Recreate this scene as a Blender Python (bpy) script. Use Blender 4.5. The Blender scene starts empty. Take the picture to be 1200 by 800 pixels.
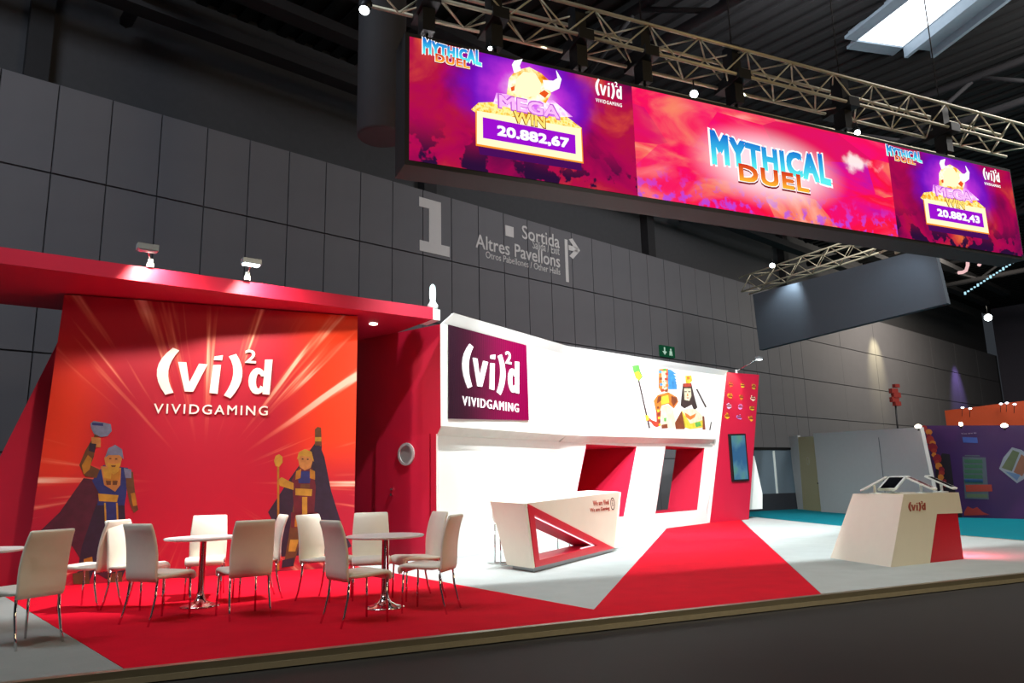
import bpy, bmesh, math, random
from mathutils import Vector, Matrix, Euler
random.seed(7)
S = bpy.context.scene
COL = S.collection
V = Vector
R_ = math.radians
# ------------------------------------------------------------------ camera
CAM = V((0, 0, 1.25)); FPX = 870.0
TH = math.atan(168.5 / 870); RO = R_(1.33)
cF = V((0, math.cos(TH), math.sin(TH))); r0 = V((1, 0, 0)); u0 = r0.cross(cF)
cR = r0 * math.cos(RO) - u0 * math.sin(RO); cU = cR.cross(cF)
cd = bpy.data.cameras.new('camera'); cam = bpy.data.objects.new('camera', cd); COL.objects.link(cam)
cam.matrix_world = Matrix(((cR.x, cU.x, -cF.x, CAM.x), (cR.y, cU.y, -cF.y, CAM.y), (cR.z, cU.z, -cF.z, CAM.z), (0, 0, 0, 1)))
cd.sensor_width = 36; cd.lens = FPX / 1200 * 36; cd.clip_end = 300
S.camera = cam
# ------------------------------------------------------------------ world, exposure
w = bpy.data.worlds.new('world'); S.world = w; w.use_nodes = True
w.node_tree.nodes['Background'].inputs[0].default_value = (.75, .85, 1, 1)
w.node_tree.nodes['Background'].inputs[1].default_value = .035
S.view_settings.view_transform = 'Standard'; S.view_settings.look = 'None'
S.view_settings.exposure = 0.0; S.view_settings.gamma = 1; S.view_settings.use_curve_mapping = False

def spot(loc, target, power, angle=60, blend=.5, color=(1, 1, 1), rad=.12):
    l = bpy.data.lights.new('spot_light', 'SPOT'); l.energy = power; l.spot_size = R_(angle); l.spot_blend = blend
    l.color = color; l.shadow_soft_size = rad
    o = bpy.data.objects.new('spot_light', l); COL.objects.link(o); o.location = loc
    o.rotation_euler = (V(target) - V(loc)).to_track_quat('-Z', 'Y').to_euler(); return o
def area(loc, target, power, sx, sy, color=(1, 1, 1)):
    l = bpy.data.lights.new('area_light', 'AREA'); l.energy = power; l.shape = 'RECTANGLE'; l.size = sx; l.size_y = sy; l.color = color
    o = bpy.data.objects.new('area_light', l); COL.objects.link(o); o.location = loc
    o.rotation_euler = (V(target) - V(loc)).to_track_quat('-Z', 'Y').to_euler(); return o
WHT = (1, .97, .93)
# show lights hung on the truss over the stand
spot((.6, 10.6, 8.0), (-.2, 15.2, 2.4), 3400, 75, .6, (.95, 1, .99))
spot((2.3, 11.3, 8.0), (1.8, 17.2, 2.6), 5600, 72, .6, (.95, 1, .99))
spot((4.2, 12.2, 8.0), (4.6, 20.5, 2.6), 9500, 62, .6, (.95, 1, .99))
spot((2.6, 11.6, 7.9), (2.9, 13.4, 0), 1500, 80, .9, (.96, 1, 1))
spot((6.4, 13.3, 7.9), (6.2, 14.5, 0), 1700, 85, .9, (.96, 1, .98))
spot((-.9, 9.9, 7.9), (-1.7, 9.2, .4), 3600, 66, .9, (1, .99, .97))
spot((-1.1, 9.8, 7.9), (-4.2, 8.6, .4), 3300, 58, .9, (1, .98, .96))
# unseen spots added over the aisle to brighten carpets, chairs and canopy front
spot((-3, 3.5, 10.5), (-2.8, 8.5, 0), 900, 60, .9, (1, .96, .9), .3)
spot((2.2, 6.0, 10.5), (3.0, 11.5, 0), 1900, 62, .9, (1, .97, .93), .3)
spot((-8.5, 2.5, 7.5), (-4.6, 11.0, 4.5), 1500, 34, .9, (1, .96, .95), .3)
# unseen area lights added to lift the hall walls, partition and stand front
area((-9, 4, 14.2), (-9, 15, 3), 1150, 5, 5, (.82, .9, 1))
area((12, 1, 7.5), (0, 9, 0), 520, 3, 3, (1, .74, .4))
area((8, 18, 14.3), (8, 33, 7), 650, 5, 5, (.95, .95, 1))
area((26, 40, 14), (23, 46, 4), 1700, 6, 4, (1, .9, .75))
area((17, 16, 13), (16, 27, 0), 1700, 5, 5, (1, .97, .93))

# ------------------------------------------------------------------ helpers
def lin(c):
    c = c.lstrip('#'); r = [int(c[i:i + 2], 16) / 255 for i in (0, 2, 4)]
    return tuple(x / 12.92 if x <= .04045 else ((x + .055) / 1.055) ** 2.4 for x in r)
_m = {}
def mat(name, hexc, rough=.6, metal=0, emit=0, var=.12, scale=6, bump=0, spec=.5):
    if name in _m: return _m[name]
    m = bpy.data.materials.new(name); m.use_nodes = True; nt = m.node_tree; b = nt.nodes['Principled BSDF']
    c = lin(hexc)
    tc = nt.nodes.new('ShaderNodeTexCoord'); nz = nt.nodes.new('ShaderNodeTexNoise'); nz.inputs['Scale'].default_value = scale
    nz.inputs['Detail'].default_value = 4
    nt.links.new(tc.outputs['Object'], nz.inputs['Vector'])
    mx = nt.nodes.new('ShaderNodeMix'); mx.data_type = 'RGBA'
    mx.inputs[6].default_value = tuple(max(0, x * (1 - var)) for x in c) + (1,)
    mx.inputs[7].default_value = tuple(min(1, x * (1 + var)) for x in c) + (1,)
    nt.links.new(nz.outputs['Fac'], mx.inputs[0])
    nt.links.new(mx.outputs[2], b.inputs['Base Color'])
    b.inputs['Roughness'].default_value = rough; b.inputs['Metallic'].default_value = metal
    b.inputs['Specular IOR Level'].default_value = spec
    if emit:
        nt.links.new(mx.outputs[2], b.inputs['Emission Color']); b.inputs['Emission Strength'].default_value = emit
    if bump:
        n2 = nt.nodes.new('ShaderNodeTexNoise'); n2.inputs['Scale'].default_value = scale * 20
        nt.links.new(tc.outputs['Object'], n2.inputs['Vector'])
        bp = nt.nodes.new('ShaderNodeBump'); bp.inputs['Strength'].default_value = bump; bp.inputs['Distance'].default_value = .01
        nt.links.new(n2.outputs['Fac'], bp.inputs['Height']); nt.links.new(bp.outputs[0], b.inputs['Normal'])
    _m[name] = m; return m
def glow(name, hexc, s=1.0):
    if name in _m: return _m[name]
    m = bpy.data.materials.new(name); m.use_nodes = True; nt = m.node_tree; nt.nodes.remove(nt.nodes['Principled BSDF'])
    e = nt.nodes.new('ShaderNodeEmission'); e.inputs[0].default_value = lin(hexc) + (1,); e.inputs[1].default_value = s
    nt.links.new(e.outputs[0], nt.nodes['Material Output'].inputs[0]); _m[name] = m; return m
class Nodes:
    def __init__(s, name, emission=False):
        s.m = bpy.data.materials.new(name); s.m.use_nodes = True; s.nt = s.m.node_tree
        s.b = s.nt.nodes['Principled BSDF']; s.em = emission
    def n(s, t, **k):
        o = s.nt.nodes.new('ShaderNode' + t)
        for a, v in k.items(): setattr(o, a, v)
        return o
    def l(s, a, b): s.nt.links.new(a, b)
    def math(s, op, a, b=None, c=None):
        o = s.n('Math', operation=op)
        for i, x in enumerate((a, b, c)):
            if x is None: continue
            if isinstance(x, (int, float)): o.inputs[i].default_value = x
            else: s.l(x, o.inputs[i])
        return o.outputs[0]
    def ramp(s, fac, stops, interp='LINEAR'):
        o = s.n('ValToRGB'); cr = o.color_ramp; cr.interpolation = interp
        while len(cr.elements) > 1: cr.elements.remove(cr.elements[-1])
        cr.elements[0].position = stops[0][0]; cr.elements[0].color = lin(stops[0][1]) + (1,)
        for p, c in stops[1:]:
            e = cr.elements.new(p); e.color = lin(c) + (1,)
        s.l(fac, o.inputs[0]); return o.outputs[0]
    def mix(s, fac, a, b, mode='MIX'):
        o = s.n('Mix', data_type='RGBA', blend_type=mode)
        for i, x in ((0, fac), (6, a), (7, b)):
            if isinstance(x, (int, float)): o.inputs[i].default_value = x
            elif isinstance(x, str): o.inputs[i].default_value = lin(x) + (1,)
            else: s.l(x, o.inputs[i])
        return o.outputs[2]
    def finish(s, color, strength=1.0, rough=.5):
        if s.em:
            e = s.n('Emission'); e.inputs[1].default_value = strength; s.l(color, e.inputs[0])
            s.l(e.outputs[0], s.nt.nodes['Material Output'].inputs[0])
        else:
            s.l(color, s.b.inputs['Base Color']); s.b.inputs['Roughness'].default_value = rough
        return s.m
    def smooth(s, x, a, b):
        o = s.n('MapRange', interpolation_type='SMOOTHSTEP'); o.inputs[1].default_value = a; o.inputs[2].default_value = b
        s.l(x, o.inputs[0]); return o.outputs[0]

def ray(px, py): return cF + cR * ((px - 600) / FPX) - cU * ((py - 400) / FPX)
def fl(px, py, z=0.0):
    d = ray(px, py); return CAM + d * ((z - CAM.z) / d.z)
def at(px, py, Y):
    d = ray(px, py); return CAM + d * (Y / d.y)
def lerp(p, q, t): return (p[0] + (q[0] - p[0]) * t, p[1] + (q[1] - p[1]) * t)
class Fr:
    """a flat face in the hall: origin, x along, y up, n towards the viewer"""
    def __init__(s, o, x, y=(0, 0, 1)):
        s.o = V(o); s.x = V(x).normalized(); s.y = (V(y) - s.x * V(y).dot(s.x)).normalized(); s.n = s.x.cross(s.y)
    def P(s, u, v, w=0): return s.o + s.x * u + s.y * v + s.n * w
    def uv(s, px, py):
        d = ray(px, py); t = (s.o - CAM).dot(s.n) / d.dot(s.n); p = CAM + d * t - s.o
        return (p.dot(s.x), p.dot(s.y))
    def uvw(s, p): p = V(p) - s.o; return p.dot(s.x), p.dot(s.y), p.dot(s.n)
def frame2(p, q, z=0): return Fr((p[0], p[1], z), (q[0] - p[0], q[1] - p[1], 0))

class MB:
    def __init__(s): s.v = []; s.f = []; s.mi = []; s.sm = []
    def add(s, vs, fs, mi=0, smooth=False):
        b = len(s.v); s.v += [V(p) for p in vs]
        for f in fs: s.f.append([b + i for i in f]); s.mi.append(mi); s.sm.append(smooth)
        return s
    def hexa(s, p, mi=0):  # 8 points: bottom 4 ccw, top 4 ccw
        return s.add(p, [(3, 2, 1, 0), (4, 5, 6, 7), (0, 1, 5, 4), (1, 2, 6, 5), (2, 3, 7, 6), (3, 0, 4, 7)], mi)
    def box(s, c, size, rz=0, mi=0, rot=None):
        m = (rot or Matrix.Rotation(rz, 3, 'Z')); c = V(c); a, b, d = (x / 2 for x in size)
        return s.hexa([c + m @ V(q) for q in ((-a, -b, -d), (a, -b, -d), (a, b, -d), (-a, b, -d), (-a, -b, d), (a, -b, d), (a, b, d), (-a, b, d))], mi)
    def poly(s, fr, pts, w0, w1, mi=0):
        n = len(pts); area = sum(pts[i][0] * pts[(i + 1) % n][1] - pts[(i + 1) % n][0] * pts[i][1] for i in range(n))
        if area < 0: pts = pts[::-1]
        vs = [fr.P(u, v, w0) for u, v in pts] + [fr.P(u, v, w1) for u, v in pts]
        return s.add(vs, [list(range(n))[::-1], list(range(n, 2 * n))] + [(i, (i + 1) % n, n + (i + 1) % n, n + i) for i in range(n)], mi)
    def ring(s, fr, out, inn, w0, w1, mi=0):
        n = len(out)
        for i in range(n):
            j = (i + 1) % n; q = [out[i], out[j], inn[j], inn[i]]
            s.poly(fr, q, w0, w1, mi)
        return s
    def rect(s, fr, u0, v0, u1, v1, w0, w1, mi=0): return s.poly(fr, [(u0, v0), (u1, v0), (u1, v1), (u0, v1)], w0, w1, mi)
    def tube(s, pts, r, n=8, mi=0, smooth=True, cap=True):
        pts = [V(p) for p in pts]; rs = r if isinstance(r, (list, tuple)) else [r] * len(pts)
        b = len(s.v); ref = V((0, 0, 1)); prev = None
        for i, p in enumerate(pts):
            t = (pts[min(i + 1, len(pts) - 1)] - pts[max(i - 1, 0)]).normalized()
            if prev is None:
                a = t.orthogonal().normalized()
            else:
                a = (prev - t * prev.dot(t)).normalized()
            prev = a; c = t.cross(a)
            for k in range(n):
                an = 2 * math.pi * k / n; s.v.append(p + (a * math.cos(an) + c * math.sin(an)) * rs[i])
        for i in range(len(pts) - 1):
            for k in range(n):
                s.f.append([b + i * n + k, b + i * n + (k + 1) % n, b + (i + 1) * n + (k + 1) % n, b + (i + 1) * n + k]); s.mi.append(mi); s.sm.append(smooth)
        if cap:
            s.f.append([b + k for k in range(n)][::-1]); s.mi.append(mi); s.sm.append(False)
            e = b + (len(pts) - 1) * n; s.f.append([e + k for k in range(n)]); s.mi.append(mi); s.sm.append(False)
        return s
    def lathe(s, c, prof, n=32, mi=0, smooth=True):
        c = V(c); b = len(s.v)
        for r, z in prof:
            for k in range(n):
                an = 2 * math.pi * k / n; s.v.append(c + V((r * math.cos(an), r * math.sin(an), z)))
        for i in range(len(prof) - 1):
            for k in range(n):
                s.f.append([b + i * n + k, b + i * n + (k + 1) % n, b + (i + 1) * n + (k + 1) % n, b + (i + 1) * n + k]); s.mi.append(mi); s.sm.append(smooth)
        s.f.append([b + k for k in range(n)][::-1]); s.mi.append(mi); s.sm.append(False)
        e = b + (len(prof) - 1) * n; s.f.append([e + k for k in range(n)]); s.mi.append(mi); s.sm.append(False)
        return s
    def build(s, name, m, parent=None, uvf=None, origin=None):
        ms = m if isinstance(m, (list, tuple)) else [m]
        off = V(origin) if origin is not None else (V(parent['_o']) if parent is not None and '_o' in parent else V((0, 0, 0)))
        me = bpy.data.meshes.new(name); me.from_pydata([p - off for p in s.v], [], s.f)
        for x in ms: me.materials.append(x)
        for p, i, k in zip(me.polygons, s.mi, s.sm): p.material_index = i; p.use_smooth = k
        if uvf:
            ul = me.uv_layers.new(name='uv')
            for lp in me.loops:
                a, b, _ = uvf.uvw(s.v[lp.vertex_index]); ul.data[lp.index].uv = (a, b)
        bm = bmesh.new(); bm.from_mesh(me); bmesh.ops.recalc_face_normals(bm, faces=bm.faces); bm.to_mesh(me); bm.free()
        o = bpy.data.objects.new(name, me); COL.objects.link(o)
        if parent is not None:
            o.parent = parent
        elif origin is not None: o.location = off
        if '_o' not in o: o['_o'] = tuple(off)
        return o
def tag(o, label, cat, group=None, kind=None):
    o['label'] = label
    if cat: o['category'] = cat
    if group: o['group'] = group
    if kind: o['kind'] = kind
    return o
def thing(name, loc, label, cat, group=None):
    e = bpy.data.objects.new(name, None); COL.objects.link(e); e.location = loc; e.empty_display_size = .2
    e['_o'] = tuple(loc); return tag(e, label, cat, group)
def struct(o, label=None):
    o['kind'] = 'structure'
    if label: o['label'] = label
    return o
def solo(mb, name, m, label, cat, group=None, origin=None, uvf=None):
    if origin is None:
        xs = [sum(p[i] for p in mb.v) / len(mb.v) for i in (0, 1)]; origin = V((xs[0], xs[1], min(p.z for p in mb.v)))
    return tag(mb.build(name, m, None, uvf, origin), label, cat, group)
def copytree(o):
    c = o.copy(); COL.objects.link(c)
    for ch in list(o.children):
        k = ch.copy(); COL.objects.link(k); k.parent = c
        for g in ch.children:
            q = g.copy(); COL.objects.link(q); q.parent = k
    return c
_tc = {}
def textgeo(body, bold=.0, space=1.0):
    k = (body, bold, space)
    if k not in _tc:
        c = bpy.data.curves.new('lettering', 'FONT'); c.body = body; c.resolution_u = 3; c.offset = bold; c.space_character = space; c.fill_mode = 'FRONT'
        o = bpy.data.objects.new('lettering', c); me = bpy.data.meshes.new_from_object(o)
        vs = [(v.co.x, v.co.y) for v in me.vertices]; fs = [list(p.vertices) for p in me.polygons]
        es = {}
        for f in fs:
            for i in range(len(f)):
                e = (f[i], f[(i + 1) % len(f)]); es[e] = 1
        bd = [e for e in es if (e[1], e[0]) not in es]
        bpy.data.meshes.remove(me); bpy.data.objects.remove(o); bpy.data.curves.remove(c)
        xs = [p[0] for p in vs]; ys = [p[1] for p in vs]; x0, x1, y0, y1 = min(xs), max(xs), min(ys), max(ys)
        _tc[k] = ([((x - x0) / (x1 - x0), (y - y0) / (y1 - y0)) for x, y in vs], fs, bd)
    return _tc[k]
def text(mb, fr, body, u0, v0, u1, v1, w0, w1, mi=0, bold=0.0, space=1.0, warp=None):
    vs, fs, bd = textgeo(body, 0, space)
    if bold:   # a heavier weight: the strokes are thickened by four shifted strikes
        h = abs(v1 - v0) * bold
        for k, (dx, dy) in enumerate(((h, h), (-h, h), (h, -h), (-h, -h), (0, 0))):
            text(mb, fr, body, u0 + h + dx, v0 + h + dy, u1 - h + dx, v1 - h + dy, w0, w1 + (w1 - w0) * .06 * k, mi, 0, space, warp)
        return mb
    def T(x, y, w):
        u = u0 + x * (u1 - u0); v = v0 + y * (v1 - v0)
        if warp: u, v = warp(x, y, u, v)
        return fr.P(u, v, w)
    n = len(vs)
    mb.add([T(x, y, w1) for x, y in vs] + [T(x, y, w0) for x, y in vs], fs + [(b, a, a + n, b + n) for a, b in bd], mi)
    return mb
def logo(mb, fr, u0, v0, W, w0, w1, mi=0, name=True, H=None, nb=.01):
    """bracketed monogram (vi) squared d; u0,v0 = lower left of the mark, W = width"""
    k = W / 545; kv = (H / 249) if H else k
    X = lambda x: u0 + (x - 50) * k
    Y = lambda y: v0 + (352 - y) * kv
    def pts(l): mb.poly(fr, [(X(x), Y(y)) for x, y in l], w0, w1, mi)
    def strip(a, b):
        for i in range(len(a) - 1): pts([a[i], a[i + 1], b[i + 1], b[i]])
    def quad(p0, p1, p2, n=8): return [((1 - t) ** 2 * p0[0] + 2 * t * (1 - t) * p1[0] + t * t * p2[0], (1 - t) ** 2 * p0[1] + 2 * t * (1 - t) * p1[1] + t * t * p2[1]) for t in (i / n for i in range(n + 1))]
    strip(quad((112, 113), (-8, 218), (92, 345)), quad((142, 125), (62, 225), (128, 333)))
    strip(quad((377, 142), (435, 225), (362, 340)), quad((412, 128), (490, 240), (394, 354)))
    pts([(140, 182), (178, 182), (197, 280), (237, 186), (277, 190), (220, 325), (180, 325)][:4] + [(237, 186), (277, 188), (218, 326), (178, 326)])
    pts([(304, 190), (341, 188), (332, 333), (293, 330)])
    pts([(308, 146), (348, 138), (345, 164), (306, 164)])
    pts([(556, 150), (594, 148), (585, 330), (550, 328)])
    cx, cy = 522, 262; o = []; i_ = []
    for q in range(15):
        a = R_(38 + q * 284 / 14); o.append((cx + 44 * math.cos(a), cy - 68 * math.sin(a))); i_.append((cx + 6 + 13 * math.cos(a), cy - 38 * math.sin(a)))
    strip(o, i_); pts([o[0], (556, 200), (556, 236), i_[0]]); pts([o[-1], (552, 328), (552, 292), i_[-1]])
    text(mb, fr, '2', X(456), Y(172), X(511), Y(103), w0, w1, mi, .02)
    if name: text(mb, fr, 'VIVIDGAMING', X(44), Y(436), X(580), Y(388), w0, w1 * .8 + w0 * .2, mi, nb, 1.25)

# ------------------------------------------------------------------ materials
M_red = mat('red_carpet', '#c90a26', .95, var=.16, scale=3, bump=.4, spec=.1)
M_grey = mat('pale_grey_carpet', '#aeb8b8', .95, var=.1, scale=3, bump=.4, spec=.1)
M_teal = mat('teal_carpet', '#0f7f8f', .95, var=.12, scale=3, bump=.3, spec=.1)
M_conc = mat('dark_hall_floor', '#1e1e1d', .7, var=.2, scale=2)
M_alu = mat('brushed_aluminium', '#cfc8ae', .35, .6, var=.1, scale=20)
M_steel = mat('dull_truss_aluminium', '#bdb59c', .45, .4, var=.1)
M_chrome = mat('chrome', '#d9d9d9', .08, 1, var=.02)
M_redpaint = mat('red_panel', '#bd0634', .6, var=.05, scale=2)
M_white = mat('white_panel', '#f1f3f1', .6, var=.02, scale=2)
M_cream = mat('white_laminate', '#e6e1cf', .45, var=.03)
M_leather = mat('offwhite_leatherette', '#f0ebdc', .5, var=.04, scale=12, bump=.15)
M_black = mat('black_metal', '#131316', .5, .2, var=.2)
M_dark = mat('black_cloth', '#1c1c1f', .9, var=.2)
M_wall = mat('grey_wall_panel', '#69676b', .75, var=.08, scale=1.3)
M_joint = mat('dark_wall_backing', '#434346', .9)
M_roof = mat('dark_roof', '#0f0f11', .9, var=.2)
M_beam = mat('roof_steel', '#222124', .8, var=.2)
M_letter = mat('pale_wall_lettering', '#d2cdcb', .8, var=.05)
M_glass = mat('smoked_mirror', '#3a2a33', .08, .5, var=.05)
M_wletter = mat('white_acrylic', '#eef6f4', .35, var=.02)
M_bulb = glow('lamp_lens', '#f4ffff', 14)
M_scr = mat('dark_screen_glass', '#14161c', .1, var=.1)

# ------------------------------------------------------------------ hall shell
mb = MB(); mb.add([(-40, -20, -.1), (90, -20, -.1), (90, 90, -.1), (-40, 90, -.1)], [(0, 1, 2, 3)])
floor = struct(mb.build('floor', M_conc), 'dark hall floor in front of the stand')
A = V((-11.66, 15.56, 0)); B = V((11.61, 36.01, 0)); wx = (B - A).normalized(); wang = math.atan2(wx.y, wx.x)
FW = Fr((A.x, A.y, 0), wx)
WB0, WB1 = -7.0, 69.7
mb = MB(); mb.rect(FW, WB0, -.1, WB1, 11, -.35, -.06)
wall = struct(mb.build('wall_back', M_joint, None, None, A), 'long grey panelled hall wall behind the stand')
def panel_mesh(wd, h):
    b = MB(); t = .05; e = .012
    b.add([(0, 0, 0), (wd, 0, 0), (wd, 0, h), (0, 0, h), (e, -t, e), (wd - e, -t, e), (wd - e, -t, h - e), (e, -t, h - e)],
          [(0, 1, 5, 4), (1, 2, 6, 5), (2, 3, 7, 6), (3, 0, 4, 7), (4, 5, 6, 7), (3, 2, 1, 0)])
    o = b.build('panel', M_wall); me = o.data; bpy.data.objects.remove(o); return me
pm = panel_mesh(1.158, 2.2); pm2 = panel_mesh(4.672, 2.2)
rows = [-.02, 2.21, 4.44, 6.5, 8.72]
def wpanel(me, s, z, sc=1.0):
    o = bpy.data.objects.new('panel', me); COL.objects.link(o); o.parent = wall
    p = wx * s + V((0, 0, z)); n = FW.n
    o.location = p + n * (-.055 + random.uniform(0, .012)); o.rotation_euler = (0, 0, wang); o.scale = (1, 1, sc)
c = 0
while -7 + c * 1.17 < 36:
    for i, z in enumerate(rows):
        hh = (rows[i + 1] if i < 4 else 11.0) - z - .02
        wpanel(pm, -7 + .02 + c * 1.17 - .0, z, hh / 2.2)
    c += 1
s = -7 + c * 1.17 + .02
while s < WB1 - 4.6:
    for i, z in enumerate(rows):
        hh = (rows[i + 1] if i < 4 else 11.0) - z - .02
        wpanel(pm2, s, z, hh / 2.2)
    s += 4.68
# lettering painted on the wall
mb = MB(); o_ = .02
u0, v0 = FW.uv(491, 298); u1, v1 = FW.uv(516, 232)
ub, vb = FW.uv(526.5, 299.5)
uL = FW.uv(491.5, 280)[0]; uR = FW.uv(526.5, 285)[0]; uS0 = FW.uv(502.5, 260)[0]; uS1 = FW.uv(516.5, 260)[0]
vB = FW.uv(491.5, 293.5)[1]; vB2 = FW.uv(491.5, 281)[1]; vT = FW.uv(491, 230.5)[1]; vT2 = FW.uv(491, 241.5)[1]
mb.rect(FW, uL, vB, uR, vB2, 0, o_); mb.rect(FW, uS0, vB2, uS1, vT, 0, o_); mb.rect(FW, FW.uv(491, 236)[0], vT2, uS0, vT, 0, o_)
def wtext(body, px0, py0, px1, py1, bold=0):
    a = FW.uv(px0, py0); b = FW.uv(px1, py1); text(mb, FW, body, a[0], a[1], b[0], b[1], 0, o_, 0, bold)
wtext('Sortida', 611.5, 279.5, 655, 276, .01)
wtext('Salida / Exit', 624, 291, 655, 289.5)
wtext('Altres Pavellons', 557, 290, 655.5, 299, .012)
wtext('Otros Pabellones / Other Halls', 569, 302, 656, 315)
a = FW.uv(663, 330); b = FW.uv(664.5, 281)
mb.rect(FW, a[0], a[1], a[0] + .16, b[1], 0, o_)
ar0 = FW.uv(666, 290); arT = FW.uv(677, 293); h_ = .55
mb.poly(FW, [(ar0[0], arT[1] - .1), (arT[0], arT[1] - .1), (arT[0], arT[1] + .1), (ar0[0], arT[1] + .1)], 0, o_)
tx = arT[0]
for sg in (1, -1): mb.poly(FW, [(tx + .12, arT[1]), (tx - .3, arT[1] + sg * .42), (tx - .5, arT[1] + sg * .34), (tx - .15, arT[1])], 0, o_)
a = FW.uv(592, 276); mb.rect(FW, a[0], a[1], a[0] + .4, a[1] + .4, 0, o_)
mb.build('wall_lettering', M_letter, wall)
# dark upper wall, far wall, roof
mb = MB(); mb.rect(FW, WB0, 11.0, WB1, 15.2, -1.0, -.7)
struct(mb.build('wall_upper', M_joint), 'black upper wall above the grey panels')
e0 = FW.P(WB1, 0); FR = Fr(e0, -FW.n * -1)
mb = MB(); mb.rect(FR, 0, -.1, 34, 15.2, -.3, 0)
struct(mb.build('wall_right', mat('far_wall', '#4a4653', .8)), 'far end wall of the hall')
mb = MB(); ZR = 15.0
nr = FW.n; k = 0
for i in range(150):   # ribbed deck, ribs run away from the panelled wall
    u = WB0 + i * .6
    for (a_, b_, z_) in ((0, .3, ZR), (.3, .6, ZR + .12)):
        mb.add([FW.P(u + a_, z_, -1), FW.P(u + b_, z_, -1), FW.P(u + b_, z_, 44), FW.P(u + a_, z_, 44)], [(0, 1, 2, 3)])
    mb.add([FW.P(u + .3, ZR, -1), FW.P(u + .3, ZR + .12, -1), FW.P(u + .3, ZR + .12, 44), FW.P(u + .3, ZR, 44)], [(0, 1, 2, 3)])
    mb.add([FW.P(u + .6, ZR, -1), FW.P(u + .6, ZR + .12, -1), FW.P(u + .6, ZR + .12, 44), FW.P(u + .6, ZR, 44)], [(0, 1, 2, 3)])
# skylight opening is covered by its own bright pane just under the deck
struct(mb.build('ceiling', M_roof), 'dark ribbed metal roof of the hall')
ti = 0
def trim(mbx, label):
    global ti; ti += 1; return struct(mbx.build('trim_%d' % ti, M_beam), label)
for u in (2.5, 14, 26, 38, 50):
    b = MB()
    b.tube([FW.P(u, 14.6, 0), FW.P(u, 14.6, 40)], .16, 6); b.tube([FW.P(u, 13.2, 0), FW.P(u, 13.2, 40)], .16, 6)
    for j in range(16): b.tube([FW.P(u, 14.6 if j % 2 else 13.2, j * 2.5), FW.P(u, 13.2 if j % 2 else 14.6, (j + 1) * 2.5)], .08, 6)
    trim(b, 'dark lattice roof girder')
for w_, z_ in ((1.2, 12.9), (2.4, 13.5), (3.8, 13.9)):
    b = MB(); b.rect(FW, WB0, z_, 60, z_ + .12, w_ - .25, w_ + .25); b.rect(FW, WB0, z_ + .12, 60, z_ + .3, w_ - .25, w_ - .2); b.rect(FW, WB0, z_ + .12, 60, z_ + .3, w_ + .2, w_ + .25)
    trim(b, 'dark cable tray running along the upper wall')
for u in (.5, 12, 24, 36):
    b = MB(); b.rect(FW, u, 11, u + .5, 15, -.7, -.3); trim(b, 'dark steel post on the upper wall')
# skylight
sk = [fl(1003, 45, ZR), fl(1058, 53, ZR), fl(1178, -45, ZR), fl(1118, -45, ZR)]
cx_ = sum(sk, V()) / 4
fx = (sk[1] - sk[0]).normalized()
b = MB(); b.add([p + V((0, 0, -.04)) for p in sk] + [p + V((0, 0, -.02)) for p in sk], [(0, 1, 2, 3), (7, 6, 5, 4), (0, 1, 5, 4), (1, 2, 6, 5), (2, 3, 7, 6), (3, 0, 4, 7)])
win = struct(b.build('window_1', glow('daylight_pane', '#f2f8ff', 3.0)), 'bright skylight in the dark roof')
b = MB()
for i in range(4):
    p, q = sk[i], sk[(i + 1) % 4]; d = (q - p).normalized(); nn = d.cross(V((0, 0, 1)))
    if nn.dot(p - cx_) < 0: nn = -nn
    wd = 1.0 if i == 1 else .45
    b.hexa([p + V((0, 0, -.1)), q + V((0, 0, -.1)), q + nn * wd + V((0, 0, -.1)), p + nn * wd + V((0, 0, -.1)), p + V((0, 0, .05)), q + V((0, 0, .05)), q + nn * wd + V((0, 0, .05)), p + nn * wd + V((0, 0, .05))])
    if i == 1:
        b.hexa([p + V((0, 0, -.45)), q + V((0, 0, -.45)), q + nn * .12 + V((0, 0, -.45)), p + nn * .12 + V((0, 0, -.45)), p, q, q + nn * .12, p + nn * .12])
        b.hexa([p + nn * wd + V((0, 0, -.35)), q + nn * wd + V((0, 0, -.35)), q + nn * (wd + .12) + V((0, 0, -.35)), p + nn * (wd + .12) + V((0, 0, -.35)), p + nn * wd, q + nn * wd, q + nn * (wd + .12), p + nn * (wd + .12)])
b.build('window_frame', mat('skylight_frame', '#7d8d99', .6), win)

# ------------------------------------------------------------------ aisle carpet, platform, carpets
P0 = V((-14.2, .63, 0)); pd = V((.9123, .4095, 0)).normalized()      # front edge of the platform
def fe(s): return V((-2.85, 5.70, 0)) + pd * s
pn = V((-pd.y, pd.x, 0))
PR = fe(14.0)
plat = thing('exhibition_platform', (0, 0, -.1), 'low raised stand platform with a metal edge profile', 'platform')
outline = [fe(-8), fe(14.0), V((9.5, 15.0, 0)), V((8.6, 20.0, 0)), V((8.1, 26.5, 0)), V((0, 24.5, 0)), V((-5.5, 19.5, 0)), V((-10.5, 14.5, 0))]
def slab(b, pts, z0, z1):
    n = len(pts); b.add([V((p.x, p.y, z0)) for p in pts] + [V((p.x, p.y, z1)) for p in pts], [list(range(n))[::-1], list(range(n, 2 * n))] + [(i, (i + 1) % n, n + (i + 1) % n, n + i) for i in range(n)]); return b
slab(MB(), outline, -.1, -.004).build('deck', mat('platform_board', '#3a3a3a', .8), plat)
b = MB(); f0, f1 = fe(-8), fe(14.0)
FE = Fr(f0, pd); L = (f1 - f0).length
b.rect(FE, 0, -.09, L, -.045, .0, .035)
b.build('edge_profile', M_alu, plat)
MB().rect(FE, 0, -.044, L, .007, -.05, .028).build('edge_lip', mat('lip_aluminium', '#8f8a76', .4, .6), plat)
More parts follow.
